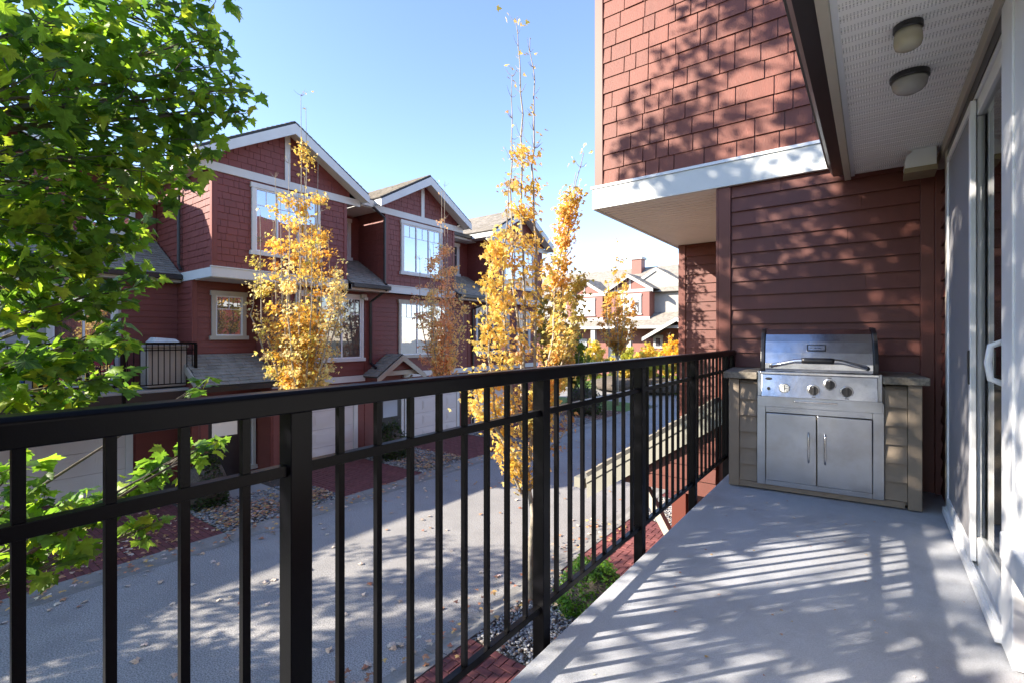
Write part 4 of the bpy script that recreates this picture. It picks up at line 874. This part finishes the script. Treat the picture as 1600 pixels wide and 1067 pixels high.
def maple(label, base, top, clusters, seed, indiv=0, leafsize=(.052,.118), trunk_r=.10):
    r = random.Random(seed); T_ = thing('maple_tree', label, 'tree', base)
    base = Vector(base); ht = top-base.z; path = wob(base, base+Vector((.15,-.1,ht)), 8, .07, r)
    obj('trunk', MB().tube(path, [trunk_r*(1-.85*i/8) for i in range(9)], 10), M['bark'], T_, smooth=True)
    bm_ = MB(); P = []
    for (c, rad, dens) in clusters:
        c = Vector(c); hz = max(base.z+1.6, min(top-1, c.z-.35-.35*(c-path[0]).xy.length)); k = min(7, max(0, int((hz-base.z)/ht*8))); st = path[k].lerp(path[k+1], .5) if k < 8 else path[8]
        mid = st.lerp(c, .5)+Vector((r.uniform(-.12,.12), r.uniform(-.12,.12), .12)); bp = [st, st.lerp(mid, .5)+Vector((0,0,.05)), mid, mid.lerp(c, .6), c]
        bm_.tube(bp, [.02, .015, .011, .007, .004], 6)
        nt_ = max(4, int(10*rad/.4))
        for _ in range(nt_):
            dv = Vector((r.gauss(0,1), r.gauss(0,1), r.gauss(0,.6))).normalized()*rad*r.uniform(.5, 1.0); s0 = bp[2].lerp(c, r.uniform(.3, 1)); e = c+dv
            tw = wob(s0, e, 3, .03, r); bm_.tube(tw, [.006,.0045,.003,.002], 4, cap=False)
            for q in tw[1:]: P.append((q+Vector((r.gauss(0,.05), r.gauss(0,.05), r.gauss(0,.04))))[:])
        for _ in range(int(dens*205*rad**2/.2)):
            dv = Vector((r.gauss(0,1), r.gauss(0,1), r.gauss(0,.75))).normalized()*rad*r.uniform(.15, 1.05)**.6
            P.append((c+dv)[:])
    obj('branch', bm_, M['bark'], T_, smooth=True)
    P = np.array(P); n = len(P); cols = palette(n, GREEN, (3,4,3.5,1.6,1.6), seed, .18)
    if indiv:
        pr = [(proj(p) or (-999, 0, 0)) for p in P]; sc_ = np.array([q[2] if -20 < q[0] < 420 and -20 < q[1] < 940 and q[2] > 1.2 else 99 for q in pr]); idx = np.argsort(sc_)[:indiv]
        variants = []
        for v in range(8):
            V, F, C = leaf_arrays(np.zeros((1,3)), (1,1), palette(1, GREEN, (3,4,3,1.2,2), 100+v, .1), LT, .55, 50+v)
            me = bpy.data.meshes.new('leaf'); me.from_pydata(V.tolist(), [], F.tolist()); a_ = me.color_attributes.new('Col', 'FLOAT_COLOR', 'POINT'); cc = np.ones((len(V),4), dtype=np.float32); cc[:, :3] = C; a_.data.foreach_set('color', cc.ravel()); me.materials.append(M['leaf']); variants.append(me)
        for i in idx: s_ = r.uniform(*leafsize); piece('leaf', variants[r.randrange(8)], P[i].tolist(), r.uniform(0, 6.28), (s_, s_, s_), T_)
        keep = np.ones(n, bool); keep[idx] = False; P = P[keep]; cols = cols[keep]
    V, F, C = leaf_arrays(P, leafsize, cols, LT, .55, seed)
    npobj('leaf', V, F, M['leaf'], T_, cols=C, kind='stuff'); return T_
r0 = random.Random(3); CL = []
vis = [(20,50,2.5,.42,1),(95,40,2.8,.42,1),(170,60,3.0,.40,1),(245,40,3.2,.36,1),(300,35,3.3,.26,.8),(352,-8,3.3,.13,.6),(325,60,3.35,.16,.7),(330,105,3.3,.18,.8),(378,140,3.4,.13,.9),(345,150,3.3,.20,1),(375,175,3.4,.07,.8),
 (290,180,3.2,.28,1),(225,150,3.0,.34,1),(140,160,2.8,.38,1),(50,150,2.5,.38,1),(320,215,3.3,.15,.9),(300,245,3.3,.17,.9),(250,250,3.1,.26,1),(180,250,2.9,.33,1),(100,250,2.7,.34,1),(25,260,2.5,.34,1),
 (225,305,3.1,.20,.9),(160,330,2.9,.28,.8),(90,340,2.7,.30,.8),(20,350,2.5,.28,.8),(195,375,3.0,.17,.7),(130,400,2.8,.22,.6),(60,410,2.6,.24,.6),(10,430,2.5,.2,.6),
 (215,430,3.1,.14,.7),(165,455,3.0,.17,.7),(115,480,2.8,.16,.7),(50,470,2.6,.15,.4),(185,520,3.1,.12,.8),(140,535,2.9,.16,.8),(80,560,2.7,.17,.9),(20,570,2.6,.17,.9),(165,590,3.0,.15,.8),(110,610,2.8,.15,.8),(40,620,2.6,.18,.9),
 (320,595,3.5,.05,.7),(305,700,3.4,.10,.9),(330,690,3.4,.05,.9),(255,730,3.3,.13,1),(215,760,3.2,.14,1),(150,790,3.0,.17,1),(85,800,2.8,.18,1),(20,790,2.7,.18,1),(235,820,3.2,.09,1),(60,870,2.8,.13,1),(10,890,2.7,.12,1),(30,730,2.7,.13,.9),(130,860,2.9,.07,1)]
for px, py, d, rd, de in vis: CL.append((at(px, py, d), rd, de*(1.4 if py > 330 else .62)))
k = 0
while k < 72:
    c = Vector((-3.9+r0.gauss(0,1.2), -.65+r0.gauss(0,1.1), r0.choice((r0.uniform(4.2, 8.6), r0.uniform(4.2, 10.8)))))
    if ((c.x+3.9)/2.5)**2+((c.y+.5)/2.5)**2+((c.z-7)/4.2)**2 > 1: continue
    q = proj(c)
    if q and -150 < q[0] < 1700 and q[1] > -150/q[2]*2 and q[1] < 1100: continue
    if c.x > -1.4: continue
    CL.append((c, r0.uniform(.3, .45), .85)); k += 1
for _ in range(13): CL.append((Vector((r0.uniform(-5.9,-4.95), r0.uniform(-1.2,.0), r0.uniform(6.9,8.9))), r0.uniform(.3,.45), .75))  # extra out-of-view foliage added to shade the lap siding
for _ in range(8): CL.append((Vector((r0.uniform(-6.2,-4.6), r0.uniform(-1.2,.0), r0.uniform(8.9,10.6))), r0.uniform(.3,.42), .6))  # more unseen foliage higher up, added for shade on the wall
maple('green maple close to the balcony, filling the upper left', (-3.95, -.45, .05), 9.6, CL, 11, indiv=295)
def offcrown(cx, cy, z0, z1, rr, n, seed, dens=.8, rad=(.4,.6), lim=None):
    r = random.Random(seed); out = []
    while len(out) < n:
        c = Vector((cx+r.gauss(0,rr*.5), cy+r.gauss(0,rr*.5), r.uniform(z0, z1)))
        if (c.xy-Vector((cx,cy))).length > rr: continue
        q = proj(c)
        if q and -250 < q[0]: continue
        out.append((c, r.uniform(*rad), dens))
    return out
maple('unseen green maple added behind the left edge to shade the lane', (-10.9, -3.9, .05), 7.0, offcrown(-10.9, -3.9, 2.0, 5.9, 3.2, 85, 5), 21)  # tree out of view, added to shade the near part of the lane
maple('unseen green maple added in the near planting strip for dappled shade', (-4.1, -5.4, .05), 8.5, offcrown(-4.1, -5.4, 2.0, 8.6, 2.5, 42, 6), 22)  # another unseen tree, added for further dappled shade

def upright(label, base, leaders, pal, wts, seed, nleaf, size=(.05,.085), trunk=None, trunk_r=.05, dens_fn=None, tw=.33, bark='barkpale', small=True, name='autumn_tree', cat='tree', group=None):
    """leaders: list of (list of world points, leaf z range, weight)"""
    r = random.Random(seed); T_ = thing(name, label, cat, base, group); base = Vector(base)
    tp = trunk; obj('trunk', MB().tube(tp, [trunk_r*(1-.5*i/(len(tp)-1)) for i in range(len(tp))], 10), M[bark], T_, smooth=True)
    bm_ = MB(); cand = []; wgt = []
    for pts, zr_, wt in leaders:
        pts = [Vector(p) for p in pts]
        fine = []
        for a, b in zip(pts[:-1], pts[1:]):
            for i in range(4): fine.append(a.lerp(b, i/4)+Vector((r.gauss(0,.012), r.gauss(0,.012), 0)))
        fine.append(pts[-1]); n = len(fine); bm_.tube(fine, [trunk_r*.45*(1-i/n)+.0035 for i in range(n)], 6, cap=False)
        tot = sum((b-a).length for a, b in zip(fine[:-1], fine[1:]))
        for _ in range(int(tot*9)):
            k = r.randrange(1, n); p = fine[k]; f = k/n; ln = tw*(1.15-f*.75)*r.uniform(.4, 1.1); a = r.uniform(0, 6.28)
            e = p+Vector((math.cos(a)*ln*.75, math.sin(a)*ln*.75, ln*r.uniform(.25, 1.0))); m_ = p.lerp(e, .5)+Vector((0,0,-.02))
            bm_.tube([p, m_, e], [.005,.0035,.0018], 4, cap=False)
            if zr_[0]-.2 < e.z < zr_[1]:
                for t in (.35,.55,.75,.9,1): cand.append(p.lerp(e, t)); wgt.append(wt*(dens_fn(e) if dens_fn else 1))
            elif r.random() < .28: cand.append(e); wgt.append(wt*.6)
    obj('branch', bm_, M[bark], T_, smooth=True)
    rr_ = np.random.default_rng(seed); wgt = np.array(wgt); idx = rr_.choice(len(cand), nleaf, p=wgt/wgt.sum())
    P = np.array([cand[i][:] for i in idx])+rr_.normal(0, 1, (nleaf, 3))*np.array((.075,.075,.065))
    V, F, C = leaf_arrays(P, size, palette(nleaf, pal, wts, seed, .2), LS, .75, seed)
    npobj('crown', V, F, M['leafy'], T_, cols=C, kind='stuff'); return T_
def lead(base, off, r=None, z=(2.2, 6, 8)):
    b = Vector(base); o = Vector(off); return b
YEL = [(.74,.54,.16),(.80,.62,.24),(.66,.39,.10),(.52,.45,.13),(.82,.70,.34)]
def mkleaders(cx, cy, zb, items, seed):
    r = random.Random(seed); out = []
    for dx, dy, zt, zl, wt in items:
        a = (cx, cy, zb+r.uniform(-.1, .5)); m1 = (cx+dx*.55, cy+dy*.55, zb+.9); m2 = (cx+dx*.95, cy+dy*.95, zb+2.2+r.uniform(-.2,.2)); m3 = (cx+dx*(.95+r.uniform(-.15,.1)), cy+dy*(.95+r.uniform(-.15,.1)), zt)
        out.append(([a, m1, m2, m3] if zt > zb+2.4 else [a, m1, m3], (zb-.1, zl), wt))
    return out
# T1 golden tree in front of first gable
bx, by = -10.7, 6.05; it = [(0,0,9.4,8.6,1.2),(.05,.1,9.1,8.3,1.2)]
r1 = random.Random(31)
for k in range(22):
    a = k*2.4; rr = .25+.95*(k/22); it.append((math.cos(a)*rr, math.sin(a)*rr, 8.9-rr*3.2+r1.uniform(-.5,.5), 8.3-rr*2.7, 1.0))
upright('golden yellow narrow tree in front of the nearest gable', (bx, by, .05), mkleaders(bx, by, 2.0, it, 31), YEL, (4,4,3,1.5,3), 31, 12000, (.045,.085), [(bx,by,.05),(bx+.03,by,1.2),(bx,by,2.1)], .06, tw=.42)
# T2 coppery tree
bx, by = -10.6, 10.55; it = [(0,0,8.2,7.4,1),(.06,.1,8.4,7.2,1)]
for k in range(11):
    a = k*2.4; rr = .25+.7*(k/11); it.append((math.cos(a)*rr, math.sin(a)*rr, 7.9-rr*3+r1.uniform(-.4,.4), 7.4-rr*2.6, 1.0))
upright('copper pink sparse tree in front of the second gable', (bx, by, .05), mkleaders(bx, by, 2.1, it, 32), [(.80,.50,.30),(.84,.57,.32),(.74,.42,.27),(.80,.60,.28)], (3,3,2,2), 32, 6500, (.05,.085), [(bx,by,.05),(bx,by,2.2)], .05, tw=.36)
# T3 near thin orange tree
bx, by = -3.82, 5.56
def L3(pts, zr_, wt): return ([at(*p) for p in pts], zr_, wt)
ld = [L3([(826,770,6.73),(822,640,6.73),(818,430,6.73),(815,250,6.7),(812,110,6.7),(806,35,6.7)], (3.0,6.6), 1.3),
      L3([(826,720,6.73),(835,600,6.8),(838,420,6.8),(832,260,6.8),(836,150,6.8),(828,60,6.8)], (3.0,6.4), 1),
      L3([(824,790,6.73),(800,735,6.6),(775,660,6.55),(765,560,6.5),(760,450,6.5),(775,380,6.5)], (2.0,5.1), 2.2),
      L3([(824,760,6.73),(790,690,6.5),(750,640,6.45),(742,580,6.4)], (2.0,3.6), 1.6),
      L3([(822,700,6.73),(795,600,6.6),(785,470,6.6),(790,370,6.6),(800,270,6.6)], (2.5,5.3), 1.4),
      L3([(828,700,6.73),(855,640,7.1),(872,530,7.4),(880,420,7.5),(892,330,7.5),(912,240,7.5)], (2.6,6.4), 2.0),
      L3([(828,690,6.73),(850,610,7.0),(862,520,7.3),(868,440,7.4),(885,360,7.4),(900,270,7.4)], (2.8,6.2), 1.8),
      L3([(826,680,6.73),(850,640,7.1),(870,590,7.4),(898,500,7.6),(905,430,7.6)], (2.6,4.9), 2.2),
      L3([(822,700,6.73),(815,560,6.9),(800,420,6.9),(798,250,6.9),(800,120,6.9)], (2.6,6.0), .8),
      L3([(826,770,6.73),(845,720,6.8),(868,690,6.9),(893,660,6.95)], (1.2,2.9), .5)]
upright('thin orange tree growing beside the balcony, bare whips at its top', (bx, by, .05), ld, [(.72,.54,.18),(.76,.62,.28),(.64,.40,.12),(.52,.45,.15),(.50,.31,.14)], (4,4,2,2,1), 33, 6400, (.042,.08), [(bx,by,.05),(bx-.03,by,.6),(bx+.02,by+.02,1.25),at(826,760,6.73)], .055, tw=.30)
# T4 behind, olive orange
bx, by = -10.6, 17.2; it = [(0,0,7.2,6.4,1)]
for k in range(12):
    a = k*2.4; rr = .3+.75*(k/12); it.append((math.cos(a)*rr, math.sin(a)*rr, 6.6-rr*1.6, 6.4-rr*1.6, 1.0))
upright('olive and orange tree at the far end of the row across the lane', (bx, by, .05), mkleaders(bx, by, 1.4, it, 34), [(.52,.32,.08),(.40,.34,.08),(.62,.36,.08)], (3,3,2), 34, 5000, (.09,.14), [(bx,by,.05),(bx,by,1.6)], .06, tw=.5)
# far yellow tree at lane end
bx, by = -7.2, 23.5; 
def far_tree(label, bx, by, z0, z1, rr, pal, n, seed, sz=(.12,.2), tiers=None):
    it = [(0,0,z1,z1-.1,1)]; r = random.Random(seed)
    for k in range(14): a = k*2.4; q = rr*(.25+.75*k/14); it.append((math.cos(a)*q, math.sin(a)*q, z0+(z1-z0)*(1-.75*q/rr), z1, 1.2))
    return upright(label, (bx, by, .0), mkleaders(bx, by, z0, it, seed), pal, [1]*len(pal), seed, n, sz, [(bx,by,0),(bx,by,z0+.2)], .08, tw=.55)
p = at(965, 560, 26.0)
far_tree('pale yellow thin tree at the end of the lane, before the cream house', p.x, p.y, 2.6, 8.9, 1.3, [(.62,.40,.10),(.66,.48,.16),(.58,.32,.08)], 1500, 41)
for i, (px, d, z0, z1, rr, pal, n, lab) in enumerate([(925,31,1.0,3.6,1.6,[(.66,.56,.14),(.48,.48,.10)],3000,'low yellow green tree left of the thin yellow tree, by the far house'),
      (1010,30,1.0,3.5,1.6,[(.72,.58,.14),(.5,.5,.1)],3000,'low yellow tree right of the thin yellow tree, by the far house'), (1045,32,1.0,3.9,1.5,[(.74,.50,.08),(.6,.52,.12)],2400,'orange yellow tree half hidden by the near wall corner'),
      (975,34,.8,3.4,1.7,[(.5,.52,.12),(.68,.56,.14)],3000,'yellow green tree directly behind the thin yellow tree'), (898,27,.6,4.6,1.1,[(.12,.2,.05),(.2,.26,.05)],1400,'tall green bush beside the olive tree at the lane end')]):
    p = at(px, 600, d); far_tree(lab, p.x, p.y, z0, z1, rr, pal, n, 50+i, (.14,.22))
# shrubs
def shrub(label, c, r_, hgt, n, pal, seed, size=(.02,.035), group=None):
    T_ = thing('shrub', label, 'shrub', c, group); r = np.random.default_rng(seed); u = r.normal(0, 1, (n, 3)); u /= np.linalg.norm(u, axis=1, keepdims=True); u[:, 2] = np.abs(u[:, 2])
    rad = r.uniform(.72, 1.05, (n, 1))*(1+.12*np.sin(u[:, 0:1]*7+seed)*np.cos(u[:, 1:2]*6)); P = u*rad*np.array((r_[0], r_[1], hgt))+np.array(c)
    V, F, C = leaf_arrays(P, size, palette(n, pal, [1]*len(pal), seed, .3), LS, -.2, seed)
    npobj('foliage', V, F, M['leaf'], T_, cols=C, kind='stuff')
    obj('core', MB().lathe([(.3*r_[0],0),(r_[0]*.78,.15*hgt),(r_[0]*.8,.45*hgt),(r_[0]*.6,.72*hgt),(.02,.85*hgt)], c, 14), M['soil'], T_, smooth=True); return T_
DG = [(.035,.06,.02),(.05,.085,.025),(.03,.05,.02)]; BG = [(.12,.26,.045),(.17,.32,.05),(.09,.20,.04)]
shrub('bright green rounded shrub at the foot of the balcony, by the tree trunk', (-3.05, 5.95, .06), (.5,.5), .62, 5200, BG, 61, (.03,.05))
shrub('dark clipped shrub beside the first entry across the lane', (-11.75, 4.42, .06), (.55,.40), 1.15, 3000, DG, 62, (.04,.07))
shrub('dark rounded shrub between the two garage doors', (-11.75, 9.55, .06), (.45,.55), 1.1, 3000, DG, 63, (.04,.07))
shrub('dark shrub at the far end of the gravel bed', (-11.2, 20.8, .06), (.9,.9), 1.5, 2500, DG, 64, (.06,.1))
shrub('low green shrub before the far yard', (-13.0, 33.6, .0), (5,.6), 1.2, 3500, BG+[(.3,.3,.05)], 65, (.1,.2))
# grass strip at lane end
mb = MB(); mb.box(-16, -9.75, 22.42, 25.6, -.01, .09); obj('lawn', mb, mat('grass', (.10,.17,.035), .9, .25, 3, .5, 60, fine=.3), kind='structure')
mb = MB(); mb.box(-30, 20, 32.004, 36, -.01, .09); obj('lawn', mb, bpy.data.materials['grass'], kind='structure')
sheet('mulch_bed', [(-12.4,19.6),(-9.75,19.6),(-9.75,22.38),(-12.4,22.38)], .075, mat('mulch', (.17,.09,.065), .95, .3, 9, .5, 40, fine=.3), .02)

# ------------------------------------------------------------------ fallen leaves
FALL = [(.50,.26,.15),(.40,.18,.10),(.62,.44,.32),(.62,.53,.45),(.56,.36,.14)]
fm = []
for v in range(8):
    V, F, C = leaf_arrays(np.zeros((1,3)), (1,1), palette(1, FALL, [1]*5, 300+v, .1), LT, 0, 80+v, flat=1)
    me = bpy.data.meshes.new('fallen_leaf'); me.from_pydata(V.tolist(), [], F.tolist()); a_ = me.color_attributes.new('Col', 'FLOAT_COLOR', 'POINT'); cc = np.ones((len(V),4), dtype=np.float32); cc[:, :3] = C; a_.data.foreach_set('color', cc.ravel()); me.materials.append(M['dryleaf']); fm.append(me)
rf = random.Random(77); P = []
while len(P) < 190:
    t = rf.random()
    if t < .62: x, y = rf.uniform(XL, XR), rf.uniform(-1, 9)
    elif t < .85: x, y = XR-abs(rf.gauss(0, .35)), rf.uniform(2, 9)
    else: x, y = XL+abs(rf.gauss(0, .3)), rf.uniform(0, 9)
    P.append((x, y))
for x, y in P:
    o = bpy.data.objects.new('fallen_leaf', fm[rf.randrange(8)]); COL.objects.link(o); s_ = rf.uniform(.055, .10); o.location = (x, y, .028); o.rotation_euler = (rf.gauss(0,.12), rf.gauss(0,.12), rf.uniform(0, 6.28)); o.scale = (s_,)*3
    tag(o, 'dry tan maple leaf fallen flat on the grey lane', 'leaf', 'fallen leaves on the lane')
def litter(n, gen, seed, z, nm='leaf_litter', lab='drift of fallen brown leaves lying on the gravel bed'):
    r = random.Random(seed); Q = np.array([gen(r) for _ in range(n)]); V, F, C = leaf_arrays(Q, (.045,.085) if nm != 'twig_debris' else (.006,.016), palette(n, FALL, (2,3,1,.7,2), seed, .2), LS, 0, seed, flat=1)
    V[:, 2] = np.maximum(V[:, 2], z); npobj(nm, V, F, M['dryleaf'], cols=C, kind='stuff', label=lab, cat='leaves')
litter(620, lambda r: (-9.9-abs(r.gauss(0,.7)), r.uniform(4.1, 6.5), .11+r.uniform(0,.05)), 1, .06)
litter(380, lambda r: (-9.9-abs(r.gauss(0,.9)), r.uniform(9.1, 10.9), .11+r.uniform(0,.05)), 2, .06)
litter(550, lambda r: (-9.9-abs(r.gauss(0,1.4)), r.uniform(-1, 4.1), .09), 3, .07, lab='fallen leaves scattered over the brick driveway across the lane')
litter(420, lambda r: (XL-r.uniform(-.1,.4), r.uniform(0, 16), .095), 4, .02, lab='fallen leaves gathered along the far curb')
litter(160, lambda r: (XR+r.uniform(-.3,.5), r.uniform(2, 9), .10), 5, .03, lab='fallen leaves gathered along the near curb')
litter(60, lambda r: (r.uniform(-3.9,-1.5), r.uniform(4.4, 6.6), .12), 6, .07, lab='few fallen leaves on the gravel by the near tree')
litter(300, lambda r: (r.uniform(XL, XR), r.uniform(9, 22), .028), 7, .01, lab='small fallen leaves on the far stretch of the lane')
litter(70, lambda r: (r.uniform(-.8,.35), r.uniform(1.3, 4.0), DECK+.003), 9, DECK+.002, nm='twig_debris', lab='tiny dark leaf crumbs scattered on the balcony floor')
litter(500, lambda r: (r.uniform(-12.4,-9.7), r.uniform(16.9, 22.3), .11), 8, .07, lab='fallen leaves on the farthest gravel bed')
